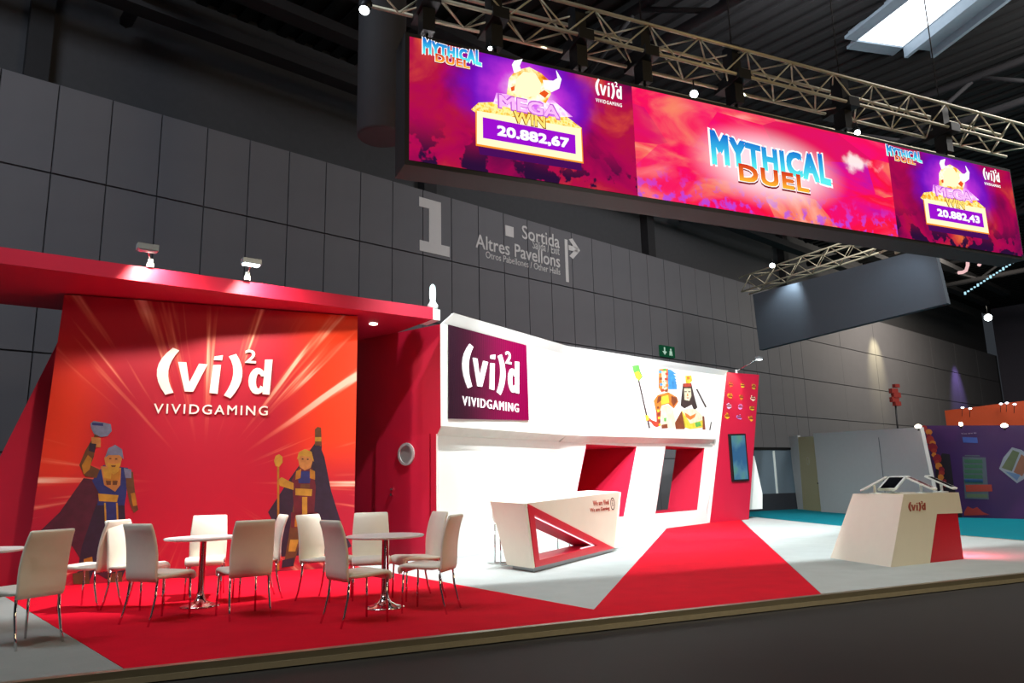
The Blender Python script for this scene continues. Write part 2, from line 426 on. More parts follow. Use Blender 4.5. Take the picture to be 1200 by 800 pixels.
b = MB(); q0, q1 = fe(14.0), V((9.5, 15.0, 0)); FE2 = Fr(q0, q1 - q0); b.rect(FE2, 0, -.09, (q1 - q0).length, .008, 0, .03)
q0, q1 = V((9.5, 15.0, 0)), V((8.6, 20, 0)); FE2 = Fr(q0, q1 - q0); b.rect(FE2, 0, -.09, (q1 - q0).length, .008, 0, .03)
b.build('edge_profile', M_alu, plat)
# teal aisle
tealp = [V((9.56, 11.6, 0)), V((40, 11.6, 0)), V((44, 44, 0)), V((24, 44, 0)), V((11, 34.2, 0)), V((6, 29.8, 0)), V((6, 26.6, 0)), V((8.16, 26.6, 0)), V((8.66, 20, 0)), V((9.56, 15, 0))]
solo(slab(MB(), tealp, -.099, -.09), 'aisle_carpet', M_teal, 'teal carpet of the aisle behind the stand', 'carpet')
# red and grey carpets
m0, m1 = V((-6.3, 10.98, 0)), V((-2.62, 12.72, 0))        # mural foot
aL = fl(0, 697); aF = fl(146, 786); aD = (aL - aF).normalized()
rD = fl(973, 698); rC = fl(867, 608.3); rB = fl(783, 617); rW = fl(696, 714.5); rA = V((-2.62, 12.66, 0))
def snap(p): s_ = (p - fe(0)).dot(pd); return fe(s_) + pn * .05
aF = snap(aF); rD = snap(rD)
redp = [aF, rD, rC, rB, rW, rA, m0 + V((0, -.0, 0)), m0 + V((-1.2, .1, 0)), aF + aD * 7.2]
solo(slab(MB(), redp, -.003, .005), 'red_carpet', M_red, 'bright red carpet under the tables and along the path to the tower', 'carpet')
gl = [snap(fe(-7.9)), aF + pd * -.006, aF + aD * 7.2, aF + aD * 7.2 + V((-3, -1, 0))]
solo(slab(MB(), gl, -.003, .004), 'grey_carpet', mat('grey_carpet_left', '#8a8f8c', .95, var=.1, scale=3, bump=.4, spec=.1), 'grey carpet corner under the front left chair', 'carpet')
w0_ = V((-1.38, 13.2, 0))
gw = [rA + V((.01, 0, 0)), rW, rB, V((4.4, 22.0, 0)), V((-1.2, 14.4, 0)), V((-3.1, 15.0, 0))]
solo(slab(MB(), gw, -.003, .004), 'grey_carpet', M_grey, 'pale grey carpet in front of the white wall, under the reception counter', 'carpet')
gr = [rD + pd * .006, snap(fe(13.95)), V((9.46, 14.98, 0)), V((8.56, 20, 0)), V((8.06, 26.3, 0)), rC + V((.9, .9, 0)), rC + V((.02, 0, 0))]
solo(slab(MB(), gr, -.003, .004), 'grey_carpet', M_grey, 'pale grey carpet under the tablet counter on the right', 'carpet')

# ------------------------------------------------------------------ mural wall
md = (m1 - m0).normalized(); FM = Fr(m0, md); HM = 4.24
uLb = FM.uv(40, 610)[0]; uLt = FM.uv(75, 350)[0]; uR = FM.uv(417, 500)[0]; vt = 4.22
mur = thing('mural_wall', FM.P(1.8, 0), 'red mural wall printed with light rays and two caped warriors', 'wall')
N = Nodes('mural_print')
uvn = N.n('UVMap'); sep = N.n('SeparateXYZ'); N.l(uvn.outputs[0], sep.inputs[0])
RC = FM.uv(238, 566)
dx = N.math('SUBTRACT', sep.outputs[0], RC[0]); dy = N.math('SUBTRACT', sep.outputs[1], RC[1])
an = N.math('ARCTAN2', dy, dx); rad = N.math('SQRT', N.math('ADD', N.math('MULTIPLY', dx, dx), N.math('MULTIPLY', dy, dy)))
nz = N.n('TexNoise', noise_dimensions='2D'); cmb = N.n('CombineXYZ'); N.l(N.math('MULTIPLY', an, 5.0), cmb.inputs[0]); N.l(N.math('MULTIPLY', rad, .12), cmb.inputs[1])
N.l(cmb.outputs[0], nz.inputs['Vector']); nz.inputs['Scale'].default_value = 1.6; nz.inputs['Detail'].default_value = 3; nz.inputs['Roughness'].default_value = .6
nz2 = N.n('TexNoise', noise_dimensions='2D'); cm2 = N.n('CombineXYZ'); N.l(N.math('MULTIPLY', an, 2.0), cm2.inputs[0]); cm2.inputs[1].default_value = 4.2
N.l(cm2.outputs[0], nz2.inputs['Vector']); nz2.inputs['Scale'].default_value = 1.3
# warm areas: upper right and left middle, growing outwards
side = N.math('ABSOLUTE', N.math('ADD', dx, -.0))
rgt = N.math('MULTIPLY', N.smooth(dx, .9, 1.9), N.smooth(N.math('ADD', dy, N.math('MULTIPLY', nz2.outputs['Fac'], .6)), -.1, 1.2))
lft = N.math('MULTIPLY', N.smooth(dx, -1.1, -2.0), N.math('MULTIPLY', N.smooth(N.math('ADD', dy, N.math('MULTIPLY', nz2.outputs['Fac'], .5)), -.3, .8), N.smooth(dy, 2.6, 1.2)))
warm = N.math('MAXIMUM', rgt, N.math('MULTIPLY', lft, .8))
base = N.mix(warm, '#ac072e', '#e63a10')
rays = N.math('MULTIPLY', N.smooth(nz.outputs['Fac'], .56, .70), N.smooth(rad, .5, 2.3))
c1 = N.mix(N.math('MULTIPLY', rays, .6), base, '#f29070')
streak = N.math('MULTIPLY', N.smooth(nz.outputs['Fac'], .63, .72), N.smooth(rad, 1.2, 2.4))
c2 = N.mix(N.math('MULTIPLY', streak, .7), c1, '#ffdfc8')
M_mural = N.finish(c2, rough=.55)
b = MB(); b.poly(FM, [(uLb - .06, 0), (uR, 0), (uR, vt), (uLt, vt)], -.12, 0); b.build('printed_panel', M_mural, mur, FM)
b = MB(); b.poly(FM, [(uLb - .06, 0), (uR, 0), (uR, vt), (uLt, vt)], -.9, -.125); b.build('wall_core', M_redpaint, mur)
b = MB(); a = FM.uv(183, 459.5); c_ = FM.uv(318, 459.5)
HH = FM.uv(250, 405)[1] - FM.uv(250, 463)[1]
logo(b, FM, a[0], FM.uv(200, 464.5)[1], c_[0] - a[0], .0, .03, H=HH * 1.0); b.build('logo_lettering', M_wletter, mur)
# generic caped guards printed on the wall
pal = ['#45152a', '#241a30', '#9a6a1c', '#a9743c', '#5a3a20', '#66708c', '#1d2a66', '#a8842c', '#5a1826']
PM = [mat('print_ink_%s' % n_, c_, .6, var=.55, scale=9) for n_, c_ in zip(('maroon', 'navy', 'gold', 'skin', 'brown', 'steel', 'blue', 'brass', 'wine'), pal)]
def pr(b, l, mi, w_): b.poly(FM, [FM.uv(x, y) for x, y in l], .001, w_, mi)
b = MB()
pr(b, [(98, 560), (115, 562), (128, 680), (100, 665), (85, 640), (47, 622), (70, 600)], 0, .003)
pr(b, [(113, 590), (146, 590), (150, 660), (140, 684), (128, 684), (128, 620), (120, 640), (104, 684), (88, 684), (96, 640)], 1, .004)
pr(b, [(108, 563), (121, 545), (150, 548), (148, 580), (146, 592), (114, 592), (116, 578)], 6, .005)
pr(b, [(118, 546), (142, 548), (141, 568), (135, 576), (122, 568)], 3, .006)
pr(b, [(123, 554), (138, 554), (136, 566), (124, 564)], 2, .0065)
pr(b, [(115, 578), (139, 580), (137, 588), (116, 587)], 7, .0065)
pr(b, [(93, 545), (100, 528), (107, 516), (113, 518), (110, 535), (106, 545), (117, 550), (113, 560), (100, 558)], 4, .006)
pr(b, [(107, 512), (118, 513), (118, 524), (108, 524)], 3, .007)
pr(b, [(147, 550), (156, 553), (158, 575), (162, 597), (157, 601), (152, 590), (148, 570)], 4, .006)
pr(b, [(122, 536), (128, 530), (139, 530), (143, 537), (141, 546), (132, 550), (124, 546)], 3, .007)
pr(b, [(123, 536), (127, 525), (135, 521), (143, 526), (145, 538), (140, 533), (128, 533)], 5, .008)
pr(b, [(126, 542), (133, 544), (141, 542), (139, 552), (133, 556), (127, 551)], 7, .008)
pr(b, [(110, 512), (116, 512), (118, 499), (113, 499)], 4, .006)
pr(b, [(107, 502), (106, 496), (110, 493), (122, 495), (130, 497), (131, 505), (126, 511), (118, 512), (110, 508)], 5, .008)
pr(b, [(121, 549), (131, 550), (130, 561), (122, 560)], 7, .0075); pr(b, [(133, 550), (141, 551), (140, 562), (133, 561)], 2, .0075)
pr(b, [(124, 563), (130, 563), (130, 568), (125, 568)], 4, .0075); pr(b, [(132, 563), (138, 563), (137, 568), (132, 568)], 4, .0075)
pr(b, [(123, 589), (136, 589), (138, 612), (130, 622), (124, 612)], 6, .0055); pr(b, [(122, 589), (124, 589), (125, 613), (123, 613)], 7, .006); pr(b, [(136, 589), (138, 589), (139, 613), (137, 613)], 7, .006)
pr(b, [(96, 545), (103, 533), (108, 537), (105, 550), (98, 556)], 2, .0075); pr(b, [(105, 519), (113, 520), (111, 530), (104, 528)], 1, .0075)
pr(b, [(153, 578), (158, 577), (161, 592), (156, 593)], 2, .0075); pr(b, [(145, 548), (154, 550), (154, 560), (147, 560)], 5, .0075)
pr(b, [(128, 536.5), (130.5, 536.5), (130.5, 538), (128, 538)], 4, .009); pr(b, [(135, 536.8), (137.5, 536.8), (137.5, 538.3), (135, 538.3)], 4, .009); pr(b, [(130, 545), (136, 545), (135, 547), (131, 547)], 4, .0095)
pr(b, [(98, 655), (108, 652), (110, 664), (99, 667)], 2, .006); pr(b, [(128, 655), (142, 653), (143, 664), (129, 668)], 2, .006); pr(b, [(85, 672), (104, 668), (105, 684), (86, 684)], 4, .0065); pr(b, [(126, 672), (143, 670), (143, 684), (126, 684)], 4, .0065)
pr(b, [(108, 495), (121, 496), (121, 499), (108, 498)], 6, .0095)
b.build('warrior_print', PM, mur)
b = MB()
pr(b, [(347, 552), (353, 549), (352, 560), (346, 562)], 2, .0075); pr(b, [(363, 549), (369, 552), (369, 562), (363, 560)], 2, .0075)
pr(b, [(352, 567), (363, 567), (363, 572), (352, 572)], 4, .0075); pr(b, [(354, 582), (360, 582), (360, 604), (354, 604)], 7, .0065)
pr(b, [(346, 603), (352, 603), (351, 617), (345, 617)], 2, .0065); pr(b, [(361, 603), (368, 603), (369, 617), (362, 617)], 2, .0065)
pr(b, [(340, 632), (350, 632), (346, 646), (338, 646)], 7, .006); pr(b, [(357, 630), (368, 630), (367, 644), (357, 644)], 7, .006); pr(b, [(331, 656), (345, 653), (344, 663), (330, 665)], 1, .0065)
pr(b, [(353.5, 537), (355.5, 537), (355.5, 538.4), (353.5, 538.4)], 1, .009); pr(b, [(359.5, 537.3), (361.5, 537.3), (361.5, 538.7), (359.5, 538.7)], 1, .009)
pr(b, [(369, 512), (376.5, 512), (376.5, 517), (369, 517)], 7, .008)
pr(b, [(340, 560), (372, 515), (380, 535), (388, 575), (402, 620), (412, 640), (392, 648), (330, 652), (322, 615), (314, 600)], 1, .003)
pr(b, [(344, 590), (368, 590), (370, 640), (368, 655), (355, 655), (356, 620), (350, 640), (344, 662), (332, 664), (338, 630)], 4, .004)
pr(b, [(341, 600), (372, 600), (371, 618), (341, 618)], 8, .005)
pr(b, [(342, 562), (350, 548), (366, 548), (370, 570), (368, 602), (345, 602)], 8, .005)
pr(b, [(346, 572), (366, 573), (365, 581), (346, 580)], 7, .006)
pr(b, [(348, 552), (365, 552), (363, 566), (350, 566)], 6, .006)
pr(b, [(366, 552), (370, 524), (377, 522), (376, 545), (370, 560)], 1, .006)
pr(b, [(369, 522), (369, 503), (372, 500), (376, 501), (377, 522)], 4, .007)
pr(b, [(326, 562), (330, 559), (344, 566), (344, 574), (328, 569)], 7, .006)
pr(b, [(349, 536), (354, 530), (364, 531), (367, 538), (364, 548), (357, 551), (351, 547)], 3, .007)
pr(b, [(348, 538), (350, 530), (357, 526), (365, 529), (368, 541), (363, 535), (353, 534)], 7, .008)
pr(b, [(324.8, 545), (327.2, 545), (327.2, 668), (324.8, 668)], 2, .006)
pr(b, [(321, 540), (323, 534), (327, 532), (331, 535), (331, 542), (327, 547), (323, 546)], 7, .007)
b.build('warrior_print', PM, mur)

# ------------------------------------------------------------------ canopy over the mural
h0 = fl(-60, 300.5, 4.24); h1 = fl(507.5, 374, 4.24); hd = (h1 - h0); hd.z = 0; FH = Fr((h0.x, h0.y, 4.24), hd); HL = hd.length
can = thing('canopy_roof', (h1.x, h1.y, 4.24), 'long flat red canopy roof above the mural', 'canopy')
b = MB(); b.rect(FH, 0, 0, HL, .22, -2.5, 0); b.build('canopy_slab', M_redpaint, can)
b = MB(); b.rect(FH, HL, .0, HL + .16, .20, -.5, -.02); b.build('end_cap', M_white, can)
dl = fl(437.5, 379, 4.24)
b = MB(); b.lathe((dl.x, dl.y, 4.225), [(.0, 0), (.075, 0), (.075, .02)], 20); b.build('downlight', glow('downlight_lens', '#fff4e8', 10), can)
# recess wall with the door
c0 = V((-3.2, 14.95, 0)); c1_ = V((-1.335, 13.545, 0)); FD = Fr(c0, c1_ - c0); LD = (c1_ - c0).length
rec = thing('recess_wall', FD.P(LD / 2, 0), 'dark red recess wall between the mural and the white wall', 'wall')
b = MB(); b.rect(FD, -.8, 0, LD, 4.235, -.12, 0); b.build('wall_panel', M_redpaint, rec)
d0, dv0 = FD.uv(441, 600); d1, dv1 = FD.uv(507, 508)
uu = FD.uv(478, 532)
door = struct(MB().rect(FD, d0, .02, d1 - .05, dv1, .0, .03).build('door_1', M_redpaint, None, None, FD.P(d0, 0)), 'red flush door with a round porthole in the recess wall')
b = MB()
def ringz(b, fr, cu, cv, ro, ri, w0, w1, n=24, mi=0):
    out = [(cu + ro * math.cos(2 * math.pi * i / n), cv + ro * math.sin(2 * math.pi * i / n)) for i in range(n)]
    inn = [(cu + ri * math.cos(2 * math.pi * i / n), cv + ri * math.sin(2 * math.pi * i / n)) for i in range(n)]
    b.ring(fr, out, inn, w0, w1, mi)
def disc(b, fr, cu, cv, ru, w0, w1, n=24, mi=0, rv=None):
    rv = rv or ru; b.poly(fr, [(cu + ru * math.cos(2 * math.pi * i / n), cv + rv * math.sin(2 * math.pi * i / n)) for i in range(n)], w0, w1, mi)
b = MB(); ringz(b, FD, uu[0], uu[1], .21, .165, .03, .06); b.build('porthole_frame', mat('polished_ring', '#c8cccb', .25, .3), door)
b = MB(); disc(b, FD, uu[0], uu[1], .166, .03, .04); b.build('porthole_pane', mat('grey_glass', '#8b9592', .3), door)
hu = FD.uv(461.5, 573)
b = MB()
for dv in (0, -.1): disc(b, FD, hu[0], hu[1] + dv, .022, .03, .08, 12)
b.build('door_handle', M_chrome, door)

# dark red slanted side wall left of the mural, and the thin post of the front light
lp = [(72, 392), (38, 700), (-70, 712), (-70, 700), (0, 535)]
FS = Fr(FM.P(0, 0, -.3), md)
b = MB(); b.poly(FS, [(FS.uv(x, y)[0], max(0, FS.uv(x, y)[1])) for x, y in lp], -.12, 0)
solo(b, 'slanted_side_wall', M_redpaint, 'dark red slanted wall leaning away left of the mural', 'wall')

# ------------------------------------------------------------------ white wall: fascia above, wall below
F0 = V((-1.25, 13.2, 0)); F1 = V((1.2, 17.0, 0)); F2 = V((5.85, 22.7, 0))
FA = frame2(F0, F1); FB = frame2(F1, F2)
ww = thing('white_wall', (1.2, 17.2, 0), 'long bent white wall with an overhanging illuminated fascia', 'wall')
ubA = (F1 - F0).length
def onA(l): return [FA.uv(x, y) for x, y in l]
def onB(l): return [FB.uv(x, y) for x, y in l]
def bend(px_y):  # heights on the bend line, read on frame A
    return None
vbt = FA.uv(660, 405.7)[1]; vbm = FA.uv(660, 415)[1]; vbb = FA.uv(660, 509.3)[1]
aTL = FA.uv(527, 367.5); aML = FA.uv(524.5, 381); aBL = FA.uv(518.5, 499)
bTR = FB.uv(850, 434.5); bMR = FB.uv(849, 440); bBR = FB.uv(839, 514.5)
b = MB(); th = .04
b.poly(FA, [aBL, (ubA, vbb), (ubA, vbm), aML, (aBL[0] - .0, aML[1])], -th, 0)
b.build('fascia', M_white, ww)
b = MB(); b.poly(FB, [(0, vbb), bBR, bMR, (0, vbm)], -.3, 0); b.build('fascia', M_white, ww)
def lipquad(b, fr, p, q, p2, q2, w_):
    n = fr.n; a_ = [fr.P(*p, 0), fr.P(*q, 0), fr.P(*q2, w_), fr.P(*p2, w_)]
    bk = [x - n * .04 for x in a_]; b.hexa([a_[0], a_[1], bk[1], bk[0], a_[3], a_[2], bk[2], bk[3]])
M_lip = mat('pale_grey_lip', '#dfe9e8', .6, var=.03)  # the band's shade is put into the lip's outward lean and greyer tone
b = MB(); lipquad(b, FA, (aBL[0], aML[1]), (ubA, vbm), (aTL[0], aTL[1]), (ubA, vbt), .10); b.build('top_lip', M_lip, ww)
b = MB(); lipquad(b, FB, (0, vbm), bMR, (0, vbt), bTR, .10); b.build('top_lip', M_lip, ww)
uq = Fr(FA.P(0, 0, -.22), FA.x).uv(513.5, 590)[0]
# bevelled underside down to the set-back wall
def lowt(fr, p): return (p[0], p[1] - .15)
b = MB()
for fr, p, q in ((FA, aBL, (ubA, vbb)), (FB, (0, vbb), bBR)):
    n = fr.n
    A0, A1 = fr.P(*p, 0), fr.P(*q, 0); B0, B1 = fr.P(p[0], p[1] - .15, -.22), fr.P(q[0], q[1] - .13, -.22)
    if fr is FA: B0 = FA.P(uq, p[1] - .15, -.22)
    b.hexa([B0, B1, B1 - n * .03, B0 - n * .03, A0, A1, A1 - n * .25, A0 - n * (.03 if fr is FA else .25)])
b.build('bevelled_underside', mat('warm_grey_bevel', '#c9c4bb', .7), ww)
b = MB(); sA = -.22
FA2 = Fr(FA.P(0, 0, sA), FA.x); uq = FA2.uv(513.5, 590)[0]
b.poly(FA2, [(uq, 0), (ubA + .1, 0), (ubA + .1, vbb - .12), (uq, aBL[1] - .12)], -.04, 0); b.build('lower_wall', M_white, ww)
FB2 = Fr(FB.P(0, 0, sA), FB.x)
o1 = [FB2.uv(687, 521.5), FB2.uv(746, 522), FB2.uv(731, 606)]; o2 = [FB2.uv(780, 523.5), FB2.uv(825.5, 523.5), FB2.uv(817, 597), FB2.uv(768, 602)]
vt1 = (o1[0][1] + o1[1][1]) / 2; vt2 = (o2[0][1] + o2[1][1]) / 2; vb_ = (o2[2][1] + o2[3][1]) / 2
k_ = (o1[1][0] - o1[2][0])
O1 = [(o1[0][0] - .75, vb_), (o1[2][0], vb_), (o1[1][0], vt1), (o1[0][0], vt1)]
O2 = [(o2[3][0], vb_), (o2[2][0], vb_), (o2[1][0], vt2), (o2[0][0], vt2)]
uE = FB2.uv(829, 612)[0]; uEt = FB2.uv(842, 500)[0]; top0, topE = vbb - .1, bBR[1] - .1
b = MB(); t_ = .3
b.poly(FB2, [(-.05, 0), (uE, 0), (uE + .02, vb_), (-.05, vb_)], -t_, 0)
b.poly(FB2, [(-.05, vb_), O1[0], O1[3], (-.05, vt1)], -t_, 0)
b.poly(FB2, [O1[1], O2[0], O2[3], O1[2]], -t_, 0)
b.poly(FB2, [O2[1], (uE + .02, vb_), (uEt, vt2), O2[2]], -t_, 0)
b.poly(FB2, [(-.05, vt1), O1[3], O1[2], O2[3], O2[2], (uEt, vt2), (uEt, topE), (-.05, top0)], -t_, 0)
b.build('lower_wall', M_white, ww)
# red lined openings
for O, D, back in ((O1, 1.6, True), (O2, .95, False)):
    b = MB()
    for i in range(4):
        p, q = O[i], O[(i + 1) % 4]; cxx = sum(x[0] for x in O) / 4; cyy = sum(x[1] for x in O) / 4
        g = lambda x: (x[0] - (.012 if x[0] > cxx else -.012), x[1] - (.012 if x[1] > cyy else -.012))
        b.poly(FB2, [p, q, g(q), g(p)], -D, -.002)
    if back: b.poly(FB2, [O[0], O[1], O[2], O[3]], -D - .05, -D)
    b.build('red_opening', M_redpaint, ww)
# lit characters on the fascia print
def prB(b, l, mi, w_): b.poly(FB, onB(l), .001, w_, mi)
pal2 = ['#d9772a', '#f2c23a', '#7a3b1e', '#3f8fd0', '#3a2a2a', '#f2d9b8', '#5aa84a', '#b03a2a']
P2 = [mat('fascia_ink_%s' % n_, c_, .6, var=.5, scale=7) for n_, c_ in zip(('orange', 'yellow', 'umber', 'sky', 'hair', 'skin', 'leaf', 'rust'), pal2)]
def C8(l): return [(730 + x / 8.89, 420 + y / 8.89) for x, y in l]
b = MB()
prB(b, C8([(95, 75), (165, 65), (180, 130), (205, 190), (165, 235), (140, 200), (110, 140)]), 6, .004)
prB(b, C8([(115, 150), (160, 130), (195, 180), (165, 225), (135, 205)]), 1, .005)
prB(b, C8([(155, 225), (170, 222), (285, 725), (268, 728)]), 4, .003)
prB(b, C8([(375, 110), (470, 105), (490, 240), (470, 330), (400, 350), (370, 300)]), 0, .004)
prB(b, C8([(400, 130), (450, 130), (455, 320), (410, 330)]), 5, .005)
for k in range(6): prB(b, C8([(465, 112 + k * 34), (500 + 12 * k, 118 + k * 30), (560, 165 + k * 31), (470, 150 + k * 34)]), 3, .005)
prB(b, C8([(320, 440), (360, 380), (470, 350), (560, 400), (575, 450), (530, 520), (470, 470), (400, 490), (380, 560), (345, 560), (330, 490)]), 0, .006)
prB(b, C8([(390, 400), (470, 380), (480, 460), (400, 480)]), 1, .007)
prB(b, C8([(345, 540), (395, 540), (385, 700), (350, 715), (320, 700), (290, 660), (235, 640), (240, 590), (300, 640), (350, 660)]), 7, .006)
prB(b, C8([(390, 490), (470, 480), (520, 530), (545, 640), (540, 720), (400, 728)]), 5, .005)
prB(b, C8([(230, 590), (262, 590), (270, 640), (240, 650)]), 1, .008)
prB(b, C8([(625, 260), (710, 255), (745, 400), (775, 510), (740, 540), (715, 480), (640, 520), (600, 490), (610, 380)]), 4, .005)
prB(b, C8([(635, 310), (705, 310), (712, 390), (690, 440), (640, 430)]), 5, .006)
prB(b, C8([(640, 340), (662, 340), (662, 350), (640, 350)]), 4, .007); prB(b, C8([(678, 340), (702, 340), (702, 350), (678, 350)]), 4, .007); prB(b, C8([(660, 405), (686, 405), (682, 414), (664, 414)]), 7, .007)
prB(b, C8([(628, 262), (706, 258), (712, 292), (626, 296)]), 7, .007)
prB(b, C8([(650, 180), (710, 175), (720, 230), (690, 260), (655, 255)]), 1, .007)
prB(b, C8([(610, 540), (680, 520), (760, 530), (830, 600), (830, 720), (700, 735), (640, 700)]), 5, .006)
prB(b, C8([(610, 540), (650, 600), (700, 680), (830, 640), (830, 715), (700, 735), (640, 715)]), 1, .007)
prB(b, C8([(610, 545), (540, 670), (550, 735), (640, 735), (650, 690)]), 2, .007)
prB(b, C8([(825, 600), (845, 600), (858, 740), (830, 740)]), 2, .007)
prB(b, C8([(760, 320), (775, 315), (870, 500), (858, 512)]), 4, .004); prB(b, C8([(915, 660), (925, 660), (910, 745), (898, 745)]), 4, .004)
for x, y, m_ in ((385, 140, 3), (430, 118, 6), (452, 160, 7), (390, 210, 2), (447, 215, 7), (395, 270, 3), (455, 280, 0), (410, 330, 7), (450, 335, 2)):
    prB(b, C8([(x - 14, y - 12), (x + 14, y - 16), (x + 18, y + 10), (x - 10, y + 14)]), m_, .009)
prB(b, C8([(412, 235), (424, 235), (424, 243), (412, 243)]), 4, .0095); prB(b, C8([(436, 235), (448, 235), (448, 243), (436, 243)]), 4, .0095); prB(b, C8([(418, 290), (444, 290), (440, 300), (422, 300)]), 7, .0095)
prB(b, C8([(360, 395), (400, 385), (395, 440), (350, 470)]), 2, .0085); prB(b, C8([(500, 390), (560, 405), (560, 450), (525, 500), (500, 450)]), 2, .0085)
for k in range(6): prB(b, C8([(350 + k * 4, 500 + k * 36), (372 + k * 4, 496 + k * 36), (378 + k * 3, 520 + k * 36), (352 + k * 4, 524 + k * 36)]), (2, 1)[k % 2], .009)
prB(b, C8([(400, 690), (460, 680), (465, 725), (400, 728)]), 2, .009); prB(b, C8([(425, 620), (450, 615), (448, 655), (428, 655)]), 6, .009)
prB(b, C8([(640, 560), (700, 600), (760, 570), (745, 610), (700, 640), (655, 610)]), 0, .0085); prB(b, C8([(745, 670), (800, 655), (815, 700), (760, 715)]), 6, .0085)
prB(b, C8([(668, 362), (676, 362), (680, 392), (664, 392)]), 0, .0075); prB(b, C8([(662, 190), (690, 186), (694, 215), (668, 220)]), 0, .0085)
b.build('fascia_print', P2, ww)
# smoked display with the logo
sc = onA([(524.6, 490.5), (618.5, 492.3), (615.6, 404.6), (524.6, 380.5)])
disp = thing('logo_display', FA.P(sc[0][0], sc[0][1]), 'smoked purple display panel with white logo at the left end of the white fascia', 'display')
N = Nodes('striped_display'); uvn = N.n('UVMap'); sep = N.n('SeparateXYZ'); N.l(uvn.outputs[0], sep.inputs[0])
wv = N.n('TexWave', wave_type='BANDS', bands_direction='X'); wv.inputs['Scale'].default_value = 6; wv.inputs['Distortion'].default_value = .3
N.l(uvn.outputs[0], wv.inputs['Vector'])
fac = N.smooth(sep.outputs[0], sc[0][0], sc[1][0])
c_ = N.mix(fac, '#3a2130', '#8e0648'); c_ = N.mix(N.math('MULTIPLY', wv.outputs['Fac'], .35), c_, '#1d1218')
M_disp = N.finish(c_, rough=.12)
b = MB(); b.poly(FA, sc, .0, .03); b.build('panel', M_disp, disp, FA)
b = MB(); a = FA.uv(541, 455); c2 = FA.uv(607, 455); v1_ = FA.uv(575, 462.5)[1]; v2_ = FA.uv(575, 409)[1]
logo(b, FA, FA.uv(540.5, 440)[0], FA.uv(575, 461)[1], c2[0] - FA.uv(540.5, 440)[0], .03, .05, H=(v2_ - v1_), nb=0)
b.build('logo_lettering', mat('bright_white_letter', '#fbfbfb', .5, emit=.35, var=.01), disp)

# ------------------------------------------------------------------ red tower with screen
t0 = fl(831, 612.5); t1 = fl(877, 608.6); FT = frame2(t0, t1)
tw = thing('red_tower', t0, 'tall tapering red tower with rows of coloured badges', 'tower')
tp = [FT.uv(x, y) for x, y in ((831, 612.4), (877.5, 608.5), (889.5, 439), (851, 436))]
b = MB(); b.poly(FT, tp, -.7, 0); b.build('tower_body', M_redpaint, tw)
b = MB(); b.poly(FT, [FT.uv(x, y) for x, y in ((827.5, 612.8), (831.2, 612.4), (851.2, 436), (845, 434.8))], -.72, .015); b.build('white_edge', M_white, tw)
bad = [(-1, -1)] and []
cols = ['#e8842a', '#e6d23a', '#c9a03a', '#f0b528', '#d2802a', '#eee6c8', '#d8c8ec', '#d79adf', '#d8c22f', '#f2b01f', '#b08ce0', '#e8a92a']
pos = [(856.5, 450.5), (870, 451.5), (883, 453), (855.5, 464), (868.5, 465), (882, 466.5), (854, 475.5), (867.5, 476.5), (881, 478), (852, 487), (866, 488.5), (879.5, 490)]
for (x, y), hx in zip(pos, cols):
    c = FT.uv(x, y); b = MB(); n = 12; rr = random.Random(int(x * 10))
    ptsb = []
    for i in range(n):
        a_ = 2 * math.pi * i / n; q = rr.uniform(.62, 1.12); ptsb.append((c[0] + .145 * q * math.cos(a_), c[1] + .095 * q * math.sin(a_)))
    b.poly(FT, ptsb, 0, .012, 0)
    b.rect(FT, c[0] - .12, c[1] - .03, c[0] + .12, c[1] + .02, .012, .018, 1); b.rect(FT, c[0] - .08, c[1] + .035, c[0] + .08, c[1] + .065, .012, .018, 1)
    b.build('badge', [mat('badge_' + hx[1:], hx, .5), mat('badge_dark', '#7d2a18', .5)], tw)
b = MB()
sp = [FT.uv(x, y) for x, y in ((857, 564), (876.3, 563), (871.6, 508), (852.8, 508.5))]
ts = thing('wall_screen', FT.P(*sp[0]), 'tall portrait touch screen hanging on the red tower', 'screen')
b.poly(FT, sp, .0, .07); b.build('screen_housing', M_black, ts)
N = Nodes('portrait_picture', True); tcn = N.n('TexCoord'); sepz = N.n('SeparateXYZ'); N.l(tcn.outputs['Object'], sepz.inputs[0])
nzz = N.n('TexNoise'); nzz.inputs['Scale'].default_value = 2.2; nzz.inputs['Detail'].default_value = 3; N.l(tcn.outputs['Object'], nzz.inputs['Vector'])
cc = N.ramp(N.math('ADD', N.math('MULTIPLY', nzz.outputs['Fac'], .7), N.math('MULTIPLY', N.math('SINE', N.math('MULTIPLY', sepz.outputs[2], 5.5)), .13)), [(.25, '#3f6f9a'), (.42, '#5b8fa8'), (.55, '#67a38e'), (.65, '#5f93ad')])
def inset(q, f): cx0 = sum(p[0] for p in q) / len(q); cy0 = sum(p[1] for p in q) / len(q); return [(cx0 + (p[0] - cx0) * f, cy0 + (p[1] - cy0) * (1 - (1 - f) * .45)) for p in q]
b = MB(); b.poly(FT, inset(sp, .84), .07, .075); b.build('display', N.finish(cc, .8), ts)
# white leaning panel behind the tower
b = MB(); Yw = 26.2; q = [at(884, 536, Yw), at(893.5, 578, Yw), at(878, 579, Yw)]
FP = Fr(at(880, 590, Yw), V((1, .3, 0))); b.poly(FP, [FP.uv(884, 534), FP.uv(894.5, 578), FP.uv(897, 594), FP.uv(872, 594), FP.uv(872, 540)], -.1, 0)
b = MB(); b.poly(FP, [FP.uv(884, 534), FP.uv(893.5, 578), FP.uv(893.5, 596), FP.uv(876, 597), FP.uv(876, 534)], -.1, 0)
solo(b, 'leaning_panel', M_white, 'narrow white leaning panel just behind the red tower', 'panel')

